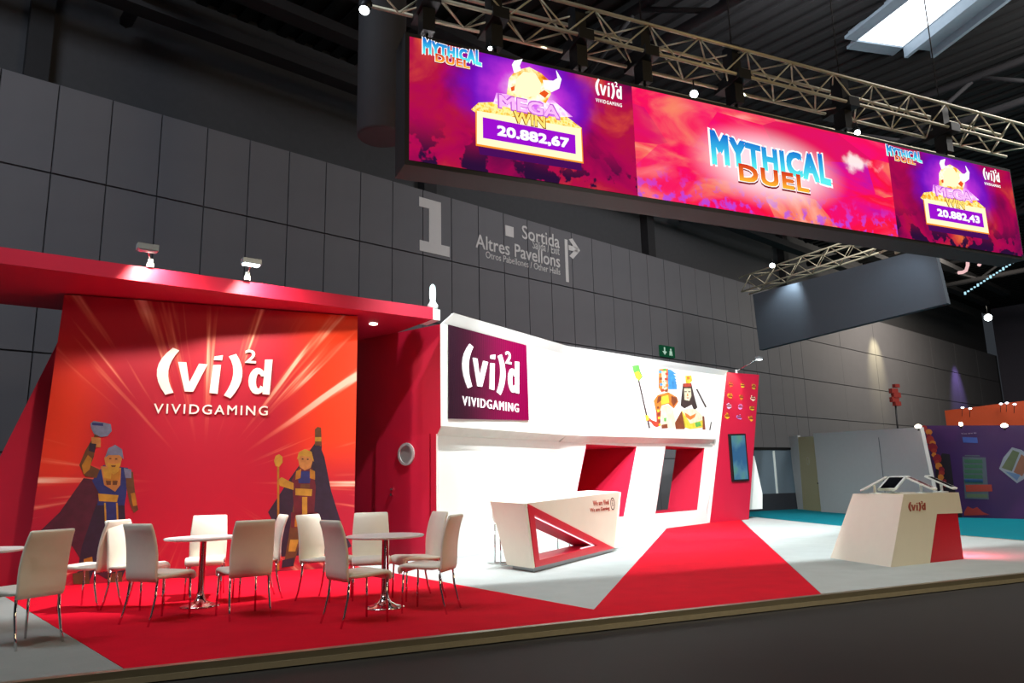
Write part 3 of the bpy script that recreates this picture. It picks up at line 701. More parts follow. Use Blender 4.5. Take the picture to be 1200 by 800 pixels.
# ------------------------------------------------------------------ big LED screen
LP = V((-1.30, 9.16, 0)); LQ = V((6.99, 12.83, 0)); FL_ = frame2(LP, LQ); LL = 12.62; Z0, Z1 = 5.5, 7.3
led = thing('led_screen', FL_.P(LL / 2, Z0), 'huge hanging video screen in three pictures, pink and purple', 'screen')
b = MB(); b.rect(FL_, -.06, Z0 - .07, LL + .04, Z1 + .06, -.5, -.01); b.build('cabinet', mat('screen_cabinet', '#121113', .7), led)
s1 = FL_.uv(744, 165)[0]; s2 = FL_.uv(1045.5, 220)[0]
def cloudmat(name, cu, cv):
    N = Nodes(name, True); uvn = N.n('UVMap'); sep = N.n('SeparateXYZ'); N.l(uvn.outputs[0], sep.inputs[0])
    nz = N.n('TexNoise'); nz.inputs['Scale'].default_value = 1.1; nz.inputs['Detail'].default_value = 6; nz.inputs['Distortion'].default_value = .6; N.l(uvn.outputs[0], nz.inputs['Vector'])
    c = N.ramp(nz.outputs['Fac'], [(.3, '#4a0d45'), (.4, '#8a0a4c'), (.5, '#b00a50'), (.58, '#b41442'), (.66, '#cc3c3c'), (.78, '#ee7a3a')])
    low = N.smooth(sep.outputs[1], Z0 + .75, Z0 + .05)
    nz3 = N.n('TexNoise'); nz3.inputs['Scale'].default_value = 2.6; nz3.inputs['Detail'].default_value = 4; N.l(uvn.outputs[0], nz3.inputs['Vector'])
    rock = N.math('MULTIPLY', low, N.smooth(nz3.outputs['Fac'], .5, .54)); c = N.mix(rock, c, '#2c1038')
    dx = N.math('SUBTRACT', sep.outputs[0], cu); dy = N.math('SUBTRACT', sep.outputs[1], cv)
    r = N.math('SQRT', N.math('ADD', N.math('MULTIPLY', dx, dx), N.math('MULTIPLY', N.math('MULTIPLY', dy, dy), 1.9)))
    r = N.math('ADD', r, N.math('MULTIPLY', N.math('SUBTRACT', nz3.outputs['Fac'], .5), .5))
    c = N.mix(N.smooth(r, 1.35, .75), c, '#6a10c0'); c = N.mix(N.smooth(r, .95, .3), c, '#d63be0'); c = N.mix(N.smooth(r, .5, .15), c, '#ffc8f8')
    return N.finish(c, 1.0)
g1 = FL_.uv(618, 110); g2 = FL_.uv(1118, 220)
b = MB(); b.rect(FL_, 0, Z0, s1 - .004, Z1, -.01, 0); b.build('picture', cloudmat('left_picture', *g1), led, FL_)
b = MB(); b.rect(FL_, s2 + .004, Z0, LL, Z1, -.01, 0); b.build('picture', cloudmat('right_picture', *g2), led, FL_)
N = Nodes('centre_picture', True); uvn = N.n('UVMap'); sep = N.n('SeparateXYZ'); N.l(uvn.outputs[0], sep.inputs[0])
mp = N.n('Mapping'); mp.inputs['Rotation'].default_value = (0, 0, .8); mp.inputs['Scale'].default_value = (.5, 1.3, 1); N.l(uvn.outputs[0], mp.inputs[0])
nz = N.n('TexNoise'); nz.inputs['Scale'].default_value = 1.0; nz.inputs['Detail'].default_value = 7; nz.inputs['Distortion'].default_value = 1.0; N.l(mp.outputs[0], nz.inputs['Vector'])
vo = N.n('TexVoronoi', feature='F1'); vo.inputs['Scale'].default_value = 1.1; N.l(mp.outputs[0], vo.inputs['Vector'])
sv = N.n('SeparateColor'); N.l(vo.outputs['Color'], sv.inputs[0])
c = N.ramp(N.math('ADD', N.math('MULTIPLY', nz.outputs['Fac'], .75), N.math('MULTIPLY', sv.outputs[0], .25)), [(.28, '#c2149a'), (.37, '#e61078'), (.44, '#f2105a'), (.5, '#f0143e'), (.56, '#f2365a'), (.61, '#f0705f'), (.68, '#ffae98'), (.76, '#fff0ea')])
c = N.mix(N.math('MULTIPLY', N.smooth(sv.outputs[1], .62, .68), .55), c, '#f0106a')
c = N.mix(N.math('MULTIPLY', N.smooth(sv.outputs[2], .72, .76), .5), c, '#c81450')
gl1 = FL_.uv(800, 165); q1 = N.math('SUBTRACT', sep.outputs[0], gl1[0]); q2 = N.math('SUBTRACT', sep.outputs[1], gl1[1]); qq = N.math('ADD', q1, q2)
c = N.mix(N.math('MULTIPLY', N.math('MULTIPLY', N.smooth(N.math('ABSOLUTE', N.math('ADD', q1, N.math('MULTIPLY', q2, .6))), .75, .15), N.smooth(nz.outputs['Fac'], .4, .6)), .75), c, '#f08a62')
gl2 = FL_.uv(1003, 191); q1 = N.math('SUBTRACT', sep.outputs[0], gl2[0]); q2 = N.math('SUBTRACT', sep.outputs[1], gl2[1])
fb = N.n('TexNoise'); fb.inputs['Scale'].default_value = 3; fb.inputs['Detail'].default_value = 6; N.l(uvn.outputs[0], fb.inputs['Vector'])
fr_ = N.math('ADD', N.math('SQRT', N.math('ADD', N.math('MULTIPLY', q1, q1), N.math('MULTIPLY', N.math('MULTIPLY', q2, q2), 8))), N.math('MULTIPLY', N.math('SUBTRACT', fb.outputs['Fac'], .5), 1.3))
c = N.mix(N.math('MULTIPLY', N.smooth(fr_, .5, .1), .85), c, '#fff2ee')
nb = N.n('TexNoise'); nb.inputs['Scale'].default_value = 6; nb.inputs['Detail'].default_value = 5; N.l(uvn.outputs[0], nb.inputs['Vector'])
lowc = N.math('MULTIPLY', N.smooth(sep.outputs[1], Z0 + .65, Z0), N.smooth(nb.outputs['Fac'], .5, .62)); c = N.mix(N.math('MULTIPLY', lowc, .75), c, '#a04ae8')
gc = FL_.uv(902, 197); dx = N.math('SUBTRACT', sep.outputs[0], gc[0]); dy = N.math('SUBTRACT', sep.outputs[1], gc[1])
r = N.math('SQRT', N.math('ADD', N.math('MULTIPLY', N.math('MULTIPLY', dx, dx), .3), N.math('MULTIPLY', N.math('MULTIPLY', dy, dy), 1.6)))
c = N.mix(N.math('MULTIPLY', N.smooth(r, 1.0, .3), .85), c, '#ffeaf0')
b = MB(); b.rect(FL_, s1 + .004, Z0, s2 - .004, Z1, -.01, 0); b.build('picture', N.finish(c, 1.1), led, FL_)
G_white = glow('screen_white', '#ffffff', 1.1); G_gold = glow('screen_gold', '#ffb52e', 1.1); G_vio = glow('screen_violet', '#a012d2', 1.0)
G_pink = glow('screen_pink', '#f6b8f2', 1.1); G_or = glow('screen_orange', '#f0581e', 1.0); G_pale = glow('screen_pale_gold', '#fff0c0', 1.2); G_dk = glow('screen_dark', '#4a0f5a', 1.0)
def mottled(name, stops, scale=5):
    N = Nodes(name, True); uvn = N.n('UVMap'); nz = N.n('TexNoise'); nz.inputs['Scale'].default_value = scale; nz.inputs['Detail'].default_value = 5
    N.l(uvn.outputs[0], nz.inputs['Vector']); return N.finish(N.ramp(nz.outputs['Fac'], stops), 1.15)
G_gold = mottled('screen_gold_coins', [(.3, '#c06a10'), (.42, '#ffb52e'), (.52, '#fff2a0'), (.6, '#ffd040'), (.7, '#f08a20')], 9)
G_amber = glow('screen_amber', '#ff9a2a', 1.0)
G_bull = mottled('screen_bull_gold', [(.32, '#d05a10'), (.42, '#ffae30'), (.5, '#fff0b0'), (.6, '#fffbe8'), (.72, '#ffc040')], 4)
G_cloud = mottled('screen_pink_glow', [(.35, '#d060e8'), (.48, '#f6b8f2'), (.58, '#fff0ff'), (.7, '#f090f0')], 5)
def gradmat(name, v0, v1, stops):
    N = Nodes(name, True); uvn = N.n('UVMap'); sep = N.n('SeparateXYZ'); N.l(uvn.outputs[0], sep.inputs[0])
    o = N.n('MapRange'); o.inputs[1].default_value = v0; o.inputs[2].default_value = v1; N.l(sep.outputs[1], o.inputs[0])
    return N.finish(N.ramp(o.outputs[0], stops), 1.05)
def title(px0, py0, px1, py1, tagn):
    """two line game title between lower-left pixel and upper-right pixel of its box"""
    a = FL_.uv(px0, py0); c = FL_.uv(px1, py1); u0, u1 = a[0], c[0]; v0, v1 = a[1], c[1]; H = v1 - v0; W_ = u1 - u0
    wp = lambda x, y, u, v: (u, v + (y - .55) * H * .22 * (2 * x - 1) ** 2 * 1.2 - H * .05 * (1 - (2 * x - 1) ** 2))
    bl = gradmat('title_blue_' + tagn, v0 + .42 * H, v1, [(0, '#5ff0f0'), (.45, '#38b8e8'), (1, '#1c74d0')])
    rd = gradmat('title_red_' + tagn, v0, v0 + .46 * H, [(0, '#ffc93a'), (.45, '#f07a2a'), (1, '#d0261e')])
    b = MB(); text(b, FL_, 'DUEL', u0 + .2 * W_, v0 - .02 * H, u0 + .80 * W_, v0 + .45 * H, .002, .004, 0, .10, 1.12); b.build('title_lettering', glow('title_shadow', '#7a1420', 1), led)
    b = MB(); text(b, FL_, 'MYTHICAL', u0 - .01 * W_, v0 + .40 * H, u1 + .01 * W_, v1 + .05 * H, .002, .004, 0, .10, 1.1, wp); b.build('title_lettering', G_white, led)
    b = MB(); text(b, FL_, 'MYTHICAL', u0 + .004 * W_, v0 + .44 * H, u1 - .004 * W_, v1 + .01 * H, .006, .008, 0, .062, 1.12, wp); b.build('title_lettering', bl, led, FL_)
    b = MB(); text(b, FL_, 'DUEL', u0 + .2 * W_, v0 + .02 * H, u0 + .80 * W_, v0 + .47 * H, .005, .006, 0, .10, 1.12); b.build('title_lettering', G_white, led)
    b = MB(); text(b, FL_, 'DUEL', u0 + .21 * W_, v0 + .035 * H, u0 + .79 * W_, v0 + .445 * H, .008, .010, 0, .06, 1.14); b.build('title_lettering', rd, led, FL_)
title(835, 208, 971, 186, 'centre'); title(495, 70, 564, 62, 'left'); title(1040, 187, 1079, 180, 'right')
def Lz(l, f): return [FL_.uv(*f(x, y)) for x, y in l]
def jackpot(f, number):
    # f maps sheet pixels (857x800 study) to the photo; built as flat screen artwork
    def P(l, m, w_, nm): b = MB(); b.poly(FL_, Lz(l, f), .001, w_); return b.build(nm, m, led, FL_)
    b = MB(); b.poly(FL_, Lz([(60, 640), (750, 745), (752, 800), (70, 690)], f), .001, .002); b.build('frame_shadow', G_dk, led)
    b = MB()
    b.ring(FL_, Lz([(50, 400), (745, 520), (755, 740), (50, 620)], f), Lz([(88, 442), (708, 562), (712, 690), (90, 582)], f), .003, .008); b.build('jackpot_frame', G_pale, led)
    P([(40, 392), (752, 512), (764, 752), (44, 632)], G_amber, .0025, 'frame_glow')
    P([(88, 442), (708, 562), (712, 690), (90, 582)], G_vio, .005, 'number_plate')
    P([(12, 390), (60, 345), (190, 340), (330, 385), (520, 420), (640, 430), (750, 515), (745, 530), (40, 410)], G_gold, .006, 'coin_heap')
    P([(160, 350), (180, 280), (250, 290), (330, 260), (480, 330), (560, 330), (690, 440), (560, 440), (300, 390)], G_cloud, .007, 'glow_cloud')
    # horned bull head
    P([(250, 290), (265, 180), (310, 130), (400, 108), (480, 150), (535, 200), (545, 290), (510, 350), (470, 330), (400, 330), (330, 320)], G_bull, .009, 'bull_head')
    P([(305, 290), (310, 190), (360, 140), (440, 150), (480, 220), (470, 290), (400, 310)], G_pale, .011, 'bull_face')
    P([(300, 150), (285, 90), (300, 65), (355, 55), (335, 100), (345, 130)], G_white, .011, 'bull_horn')
    P([(490, 195), (560, 200), (590, 180), (580, 130), (615, 190), (600, 250), (550, 275), (500, 250)], G_white, .011, 'bull_horn')
    P([(465, 285), (500, 262), (530, 285), (505, 315)], G_or, .013, 'bull_muzzle')
    P([(275, 245), (300, 235), (300, 265), (280, 270)], G_or, .013, 'bull_ear')
    def T(body, p, q, m, w_, bold, nm):
        a = FL_.uv(*f(*p)); c = FL_.uv(*f(*q)); b = MB(); text(b, FL_, body, a[0], a[1], c[0], c[1], w_, w_ + .003, 0, bold); b.build(nm, m, led)
    T('MEGA', (188, 385), (605, 368), glow('screen_lilac', '#c45ad8', 1), .013, .06, 'jackpot_lettering')
    T('MEGA', (198, 379), (596, 375), G_pink, .017, .03, 'jackpot_lettering')
    T('WIN', (290, 483), (508, 437), glow('screen_brown', '#8a4a10', 1), .013, .06, 'jackpot_lettering')
    T('WIN', (296, 478), (503, 443), glow('screen_yellow', '#ffe070', 1.1), .017, .03, 'jackpot_lettering')
    T(number, (185, 575), (665, 585), G_white, .009, .05, 'jackpot_number')
jackpot(lambda x, y: (550 + x * 150 / 857, 60 + y * 140 / 800), '20.882,67')
# right picture: same artwork, placed by its own study (960x800 sheet)
def fR(x, y):
    # the same artwork, smaller: scaled in screen metres
    u, v = FL_.uv(550 + x * 150 / 857, 60 + y * 140 / 800)
    ua = FL_.uv(558, 140)[0]; ub = FL_.uv(681, 180)[0]; uc = FL_.uv(1083, 240)[0]; ud = FL_.uv(1157, 268)[0]
    va = FL_.uv(605, 70)[1]; vb2 = FL_.uv(681, 188)[1]; vc = FL_.uv(1100, 186)[1]; vd = FL_.uv(1157, 272)[1]
    uu_ = uc + (u - ua) * (ud - uc) / (ub - ua); vv = vc + (v - va) * (vd - vc) / (vb2 - va)
    p = FL_.P(uu_, vv) - CAM; z = p.dot(cF); return (600 + FPX * p.dot(cR) / z, 400 - FPX * p.dot(cU) / z)
jackpot(fR, '20.882,43')
b = MB(); a = FL_.uv(698, 108); c_ = FL_.uv(729, 116); logo(b, FL_, a[0], FL_.uv(698, 112)[1], c_[0] - a[0], .002, .006, H=FL_.uv(714, 94)[1] - FL_.uv(714, 115)[1]); b.build('screen_logo', G_white, led)
b = MB(); a = FL_.uv(1153, 210); c_ = FL_.uv(1172, 214); logo(b, FL_, a[0], FL_.uv(1153, 211)[1], c_[0] - a[0], .002, .006, H=FL_.uv(1162, 198)[1] - FL_.uv(1162, 213)[1]); b.build('screen_logo', G_white, led)

# ------------------------------------------------------------------ trusses
def brace_mesh(L_, r=.012):
    o = MB().tube([(0, 0, 0), (0, 0, L_)], r, 6).build('brace', M_steel); me = o.data; bpy.data.objects.remove(o); return me
def truss(p, q, size, label, group=None, pitch=.5, r=.03):
    p, q = V(p), V(q); L_ = (q - p).length; d = (q - p).normalized(); up = V((0, 0, 1)); sd = d.cross(up).normalized(); up = sd.cross(d)
    t = thing('lighting_truss', p, label, 'truss', group); hs = size / 2; ch = {}
    for a_ in (-1, 1):
        for c in (-1, 1):
            o = sd * (hs * a_) + up * (hs * c); MB().tube([p + o, q + o], r, 8).build('chord', M_steel, t)
    n = int(L_ / pitch); pt = L_ / n; bl = math.hypot(pt, size); me = brace_mesh(bl, r * .5)
    for i in range(n):
        for fx, (c1, c2) in enumerate((((-1, -1), (-1, 1)), ((1, -1), (1, 1)), ((-1, -1), (1, -1)), ((-1, 1), (1, 1)))):
            a0, a1 = (c1, c2) if (i + fx) % 2 else (c2, c1)
            s_ = d * (i * pt) + sd * (hs * a0[0]) + up * (hs * a0[1]); e_ = d * ((i + 1) * pt) + sd * (hs * a1[0]) + up * (hs * a1[1])
            o = bpy.data.objects.new('brace', me); COL.objects.link(o); o.parent = t; o.location = s_
            o.rotation_euler = (e_ - s_).to_track_quat('Z', 'Y').to_euler()
    return t
ZT = 8.3
truss(FL_.P(-.5, ZT, -.35), FL_.P(13.6, ZT, -.35), .5, 'long aluminium box truss directly above the video screen')
truss(FL_.P(5.5, 8.7, -2.6), FL_.P(14.5, 8.7, -2.6), .5, 'second aluminium truss behind the one above the video screen')
truss(FL_.P(12.75, 6.95, -.6), FL_.P(13.6, 7.05, -3.8), .45, 'short aluminium truss sticking out at the right end of the video screen')
bt0, bt1 = at(872, 335, 29.5), at(1030, 283, 25.5)
truss(bt0, bt1, .6, 'far aluminium truss carrying the dark grey banner', r=.035)
# hoists and clamps between truss and screen
for i, pxx in enumerate((508, 590, 692, 770, 880, 1010, 1130)):
    u = FL_.uv(pxx, 60 + (pxx - 508) * .23)[0]
    t = thing('chain_hoist', FL_.P(u, Z1 + .05, -.3), ['black hoist clamp above the left end of the video screen', 'double black hoist over the bull head on the left picture', 'black hoist above the right part of the left picture', 'black hoist just right of the join of left and centre pictures', 'black hoist above the middle of the centre picture', 'black hoist near the right end of the centre picture', 'black hoist above the right picture'][i], 'hoist', 'hoists carrying the video screen')
    b = MB(); b.rect(FL_, u - .09, Z1 + .3, u + .09, Z1 + 1.4, -.45, -.2); b.rect(FL_, u - .13, Z1 + .66, u + .13, Z1 + .84, -.68, -.03); b.build('hoist_body', M_black, t)
    b = MB(); b.tube([FL_.P(u, Z1 + .06, -.3), FL_.P(u, Z1 + .32, -.3)], .025, 6); b.tube([FL_.P(u, Z1 + 1.4, -.3), FL_.P(u, 14.9, -.3)], .012, 5); b.build('chain', M_black, t)
def parcan(loc, target, label, big=1.0, lit=True, group='stage lamps on the truss'):
    loc = V(loc); d = (V(target) - loc).normalized(); t = thing('stage_lamp', loc, label, 'lamp', group)
    MB().tube([loc - d * .28 * big, loc - d * .2 * big, loc], [.06 * big, .10 * big, .10 * big], 14).build('lamp_body', M_black, t)
    MB().tube([loc - d * .005, loc + d * .008], .085 * big, 14).build('lens', M_bulb if lit else M_scr, t)
    MB().tube([loc - d * .12 * big + V((0, 0, .02)), loc - d * .12 * big + V((0, 0, .3 * big))], .012, 6).build('bracket', M_black, t)
    return t
parcan(at(427, 12, 9.0), (-3, 6, 0), 'stage lamp at the far left end of the screen truss', .8)
u = FL_.uv(579, 53)[0]; parcan(FL_.P(u, 7.5, -.15), (0, 4, 1), 'small bright stage lamp above the left picture', .35)
u = FL_.uv(820, 105)[0]; parcan(FL_.P(u, 7.52, -.15), (1, 4, 2), 'bright stage lamp above the left part of the centre picture', .75)
u = FL_.uv(1013, 155)[0]; parcan(FL_.P(u, 7.5, -.15), (3, 5, 0), 'bluish stage lamp above the right end of the centre picture', .6)
parcan(at(905, 311, 27.5), at(890, 345, 24), 'bright stage lamp on the far truss over the dark banner', 1.1)
parcan(at(1158, 372, 40), (4, 4, 0), 'small yellow lamp far away under the dark roof at right', 2.2)
# dark banner
q = [at(890, 410, 28.6), at(1110, 355, 23.2), at(1094, 290, 23.2), at(882, 345, 28.6)]
FBn = Fr(q[0], V((q[1].x - q[0].x, q[1].y - q[0].y, 0))); b = MB(); b.poly(FBn, [FBn.uv(890, 410), FBn.uv(1110, 355), FBn.uv(1094, 288), FBn.uv(882, 345)], -.25, 0)
solo(b, 'hanging_banner', mat('dark_grey_banner', '#3d444c', .8, var=.05), 'large dark slate-grey banner box hanging under the far truss', 'banner')
spot(at(925, 320, 26.9), at(925, 380, 28.0), 240, 85, .8, (.75, .9, 1)); spot(at(1060, 288, 22.6), at(1060, 330, 23.9), 90, 85, .8, (.7, .85, 1))
# vent drum left of the screen
b = MB(); dc = at(447, 150, 12.5); b.lathe((dc.x, dc.y, at(447, 149, 12.1).z), [(.40, 0), (.44, .05), (.44, 8)], 32)
solo(b, 'ventilation_drum', mat('dark_duct', '#2f2f32', .8), 'dark round ventilation drum hanging left of the video screen', 'duct')

# ------------------------------------------------------------------ arm lamps on the stand
def armlamp(base, head, wdir, label, power, aim, width=.27, ang=120, color=(1, .85, .6), lensm=None):
    base, head = V(base), V(head); t = thing('arm_lamp', base, label, 'lamp', 'arm lamps clipped on the stand')
    MB().box(base + V((0, 0, .03)), (.07, .07, .06)).tube([base, base + V((0, 0, .12))], .035, 8).build('clamp', M_wletter, t)
    MB().tube([base + V((0, 0, .08)), head], .012, 8).build('arm', M_chrome, t)
    wv_ = V(wdir).normalized(); fr = Fr(head, wv_)
    b = MB(); b.rect(fr, -width / 2, -.03, width / 2, .05, -.07, .07); b.build('lamp_head', mat('lamp_head_grey', '#8f979c', .4, .5), t)
    MB().rect(fr, -width / 2 + .02, -.045, width / 2 - .02, -.03, -.055, .055).build('lens', lensm or M_bulb, t)
    if power: spot(head + V((0, 0, -.06)), aim, power, ang, .7, color, .05)
    return t
l1 = fl(177, 312, 4.46); l2 = fl(291, 327, 4.46)
hn = FH.n
p1 = V((l1.x, l1.y, 4.46)) - hn * .05; p2 = V((l2.x, l2.y, 4.46)) - hn * .05
armlamp(p1, p1 + hn * .42 + V((-.14, 0, .17)), FH.x, 'arm lamp with grey head on the left of the red canopy', 300, FM.P(1.3, 2.9), color=(1, .86, .66), lensm=mat('unlit_lens', '#8fa0b4', .3))
armlamp(p2, p2 + hn * .42 + V((-.08, 0, .17)), FH.x, 'arm lamp with glowing head near the middle of the red canopy', 300, FM.P(2.9, 2.9), color=(1, .88, .7))
cpt = FH.P(HL + .08, .22, -.15)
tl = thing('corner_lamp', cpt, 'clear upright lamp on the corner of the red canopy and white wall', 'lamp')
MB().lathe(cpt, [(.09, 0), (.10, .08), (.06, .14), (.05, .2)], 16).build('lamp_base', M_wletter, tl)
MB().lathe(cpt + V((0, 0, .2)), [(.055, 0), (.06, .12), (.05, .24), (.02, .28)], 16).build('lamp_glass', glow('hot_glass', '#e8ffff', 2.2), tl)
tt = FT.P(FT.uv(866, 437)[0], FT.uv(866, 437)[1], -.1)
armlamp(tt, tt + FT.n * .75 + V((.12, 0, .4)), FT.x, 'arm lamp on top of the red tower', 110, FT.P(1.0, 3.2), width=.22, ang=100, color=(1, .85, .6))

# ------------------------------------------------------------------ furniture: tables and chairs
def rslab(b, prof, widths, thick, nc=3, mi=0):
    """upholstered sheet: prof = list of (y,z) along the sheet, widths per station, rounded edges"""
    n = len(prof); secs = []
    for i, (y, z) in enumerate(prof):
        p0 = prof[max(i - 1, 0)]; p1 = prof[min(i + 1, n - 1)]; ty, tz = p1[0] - p0[0], p1[1] - p0[1]; l_ = math.hypot(ty, tz); ny, nz_ = -tz / l_, ty / l_
        h = thick / 2; w_ = widths[i] / 2; e = min(h * .9, .015)
        if i in (0, n - 1): h *= .55
        s_ = []
        for sx, sn in ((1, -1), (1, 1), (-1, 1), (-1, -1)):
            for (ax, an_) in ((0, 1), (.3, .3), (1, 0)) if (sx, sn) in ((1, 1), (-1, -1)) else ((0, 1), (.3, .3), (1, 0)):
                pass
        loop = [(w_ - e, -h), (w_ - e * .3, -h + e * .5), (w_, 0), (w_ - e * .3, h - e * .5), (w_ - e, h), (-(w_ - e), h), (-(w_ - e * .3), h - e * .5), (-w_, 0), (-(w_ - e * .3), -h + e * .5), (-(w_ - e), -h)]
        secs.append([V((x, y + ny * q, z + nz_ * q)) for x, q in loop])
    k = len(secs[0]); vs = [p for s_ in secs for p in s_]; fs = []
    for i in range(n - 1):
        for j in range(k): fs.append((i * k + j, i * k + (j + 1) % k, (i + 1) * k + (j + 1) % k, (i + 1) * k + j))
    fs.append(tuple(range(k))[::-1]); fs.append(tuple((n - 1) * k + j for j in range(k)))
    b.add(vs, fs, mi, True); return b
def make_chair():
    t = thing('dining_chair', (0, 0, 0), '', 'chair')
    b = MB(); rslab(b, [(.262, .385), (.262, .41), (.258, .435), (.24, .452), (.2, .46), (.1, .455), (0, .448), (-.1, .445), (-.185, .448)], [.42, .43, .435, .44, .445, .445, .44, .43, .425], .045); b.build('seat', M_leather, t)
    b = MB(); rslab(b, [(-.19, .40), (-.2, .44), (-.205, .5), (-.205, .58), (-.21, .66), (-.222, .74), (-.24, .82), (-.262, .89), (-.285, .945), (-.29, .955)], [.425, .43, .435, .44, .44, .435, .425, .415, .405, .40], .036); b.build('backrest', M_leather, t)
    for s_ in (-1, 1):
        MB().tube([(s_ * .19, .22, .43), (s_ * .196, .228, .2), (s_ * .2, .232, 0)], [.012, .011, .01], 8).build('leg', M_chrome, t)
        MB().tube([(s_ * .19, -.17, .43), (s_ * .196, -.185, .25), (s_ * .2, -.22, .1), (s_ * .205, -.255, 0)], [.012, .012, .011, .01], 8).build('leg', M_chrome, t)
    return t
ch0 = make_chair()
T1 = V((-3.55, 8.68, 0)); T2 = V((-1.42, 8.28, 0)); T0 = V((-5.25, 7.45, 0))
G = 'white chairs around the bistro tables'
chairs = [(-4.28, 6.73, -.92, .39, 'white chair nearest the camera at far left, its beige back turned to us'),
          (-4.83, 8.75, -.97, .1, 'white chair seen from the side, facing the cut-off table, before the caped warrior'),
          (-4.3, 8.7, .97, -.2, 'white chair half hidden, standing back to back with a left-facing chair'),
          (-3.6, 7.75, .43, .9, 'grey-looking white chair with its back to us, left front of the middle table'),
          (-3.82, 9.45, .3, -.95, 'white chair behind the middle table facing us'),
          (-2.81, 7.95, -.6, .8, 'beige-looking chair with its back to us, right front of the middle table'),
          (-3.1, 9.2, -.86, -.5, 'white chair right behind the middle table, beside the staff-holding figure'),
          (-2.24, 9.0, .9, -.43, 'white chair on the left of the right table, facing right'),
          (-1.55, 7.42, .76, .64, 'grey-backed white chair left front of the right table'),
          (-1.72, 9.05, .2, -.98, 'white chair behind the right table facing us, before the red door wall'),
          (-1.15, 8.95, -.85, -.52, 'white chair right behind the right table, its lit back towards us'),
          (-.9, 8.02, -.96, .27, 'white chair on the far right of the right table, seen from its side')]
for i, (x, y, fx_, fy_, lab) in enumerate(chairs):
    o = ch0 if i == 0 else copytree(ch0)
    o.location = (x, y, .006); o.rotation_euler = (0, 0, math.atan2(-fx_, fy_)); o['label'] = lab; o['group'] = G
def make_table():
    t = thing('bistro_table', (0, 0, 0), '', 'table')
    MB().lathe((0, 0, .72), [(.36, 0), (.405, .006), (.418, .016), (.418, .026), (.41, .03)], 48).build('tabletop', mat('white_tabletop', '#f2f1ee', .35, var=.02), t)
    MB().lathe((0, 0, 0), [(.036, .03), (.036, .715), (.09, .72)], 20).build('column', M_chrome, t)
    MB().lathe((0, 0, 0), [(.21, 0), (.212, .008), (.19, .018), (.12, .035), (.07, .06), (.045, .1), (.037, .14)], 40).build('base', M_chrome, t)
    return t
tb0 = make_table()
for i, (p, lab) in enumerate(((T1, 'round white bistro table in the middle of the three, in front of the mural'), (T2, 'round white bistro table nearest the reception counter'), (T0, 'round white bistro table cut off by the left edge'))):
    o = tb0 if i == 0 else copytree(tb0); o.location = p + V((0, 0, .006)); o['label'] = lab; o['group'] = 'round bistro tables'

# ------------------------------------------------------------------ reception counter
b0 = V((.26, 11.15, .1)); b1 = V((1.80, 14.2, .1)); b2 = V((-.12, 11.72, .1)); b3 = b1 + (b2 - b0)
tFL = at(617.5, 589.5, 10.98); tBL = at(576.5, 586.5, 11.7)
FC = Fr(b0, b1 - b0, (tFL - b0) - (b1 - b0).normalized() * (tFL - b0).dot((b1 - b0).normalized()))
iv = FC.uv
cTL = iv(617.5, 589.5); cTR = iv(726, 576); cBL = iv(627, 665); cBR = iv(720, 641.5)
ctr = thing('reception_counter', V((.7, 12.7, .0)), 'white reception counter with a red triangular cut-out', 'counter')
inn = [iv(625.5, 603), iv(699.5, 639), iv(631.5, 656)]
outt = [iv(618, 590.2), iv(719.5, 642), iv(627, 664.5)]
b = MB(); b.poly(FC, [cTL, cTR, cBR, outt[1]], -.05, 0); b.build('front_panel', M_cream, ctr)
b = MB(); b.ring(FC, outt, inn, -.05, .012); b.build('red_triangle', mat('red_gloss', '#d20a26', .35, var=.03), ctr)
cen = (sum(p[0] for p in inn) / 3, sum(p[1] for p in inn) / 3)
big = [(cen[0] + (p[0] - cen[0]) * 1.07, cen[1] + (p[1] - cen[1]) * 1.07) for p in inn]
b = MB()
for i in (0, 1): b.poly(FC, [lerp(big[0], big[1], .07), big[1], inn[1], lerp(inn[0], inn[1], .07)] if i == 0 else [big[1], lerp(big[1], big[2], .93), lerp(inn[1], inn[2], .93), inn[1]], -.45, -.05)
b.build('red_lining', mat('pink_red_lining', '#d81048', .45, var=.03), ctr)
ins = [(cen[0] + (p[0] - cen[0]) * .94, cen[1] + (p[1] - cen[1]) * .94) for p in inn]
b = MB(); b.poly(FC, [inn[0], inn[1], ins[1], ins[0]], -.06, -.04); b.poly(FC, [inn[1], lerp(inn[1], inn[2], .25), lerp(ins[1], ins[2], .25), ins[1]], -.06, -.04)
b.build('light_strip', glow('led_strip', '#ffd8e0', 1.6), ctr)
def plate(b, p4, t):
    n = (p4[1] - p4[0]).cross(p4[3] - p4[0]).normalized() * t; b.hexa([p4[0], p4[1], p4[2], p4[3], p4[0] + n, p4[1] + n, p4[2] + n, p4[3] + n]); return b
wTL, wTR = FC.P(*cTL), FC.P(*cTR); bk = tBL - wTL
wBL, wBR = FC.P(*cBL), FC.P(*cBR); bk2 = V((b2.x - b0.x, b2.y - b0.y, 0))
plate(MB(), [wBL, wTL, tBL, wBL + bk2], .04).build('side_panel', M_cream, ctr)
plate(MB(), [wBR, wTR, wTR + bk, wBR + bk2], -.04).build('side_panel', M_cream, ctr)
b = MB(); n4 = [wTL, wTR, wTR + bk, wTL + bk]; b.hexa([p - V((0, 0, .05)) for p in n4] + [p + V((0, 0, .0)) for p in n4]); b.build('countertop', M_white, ctr)
b = MB(); f2 = lambda p: V((p.x, p.y, .005)); n4 = [f2(b0) + V((-.02, .06, 0)), f2(b1) + V((-.05, -.02, 0)), f2(b3) + V((.02, -.06, 0)), f2(b2) + V((.05, .03, 0))]
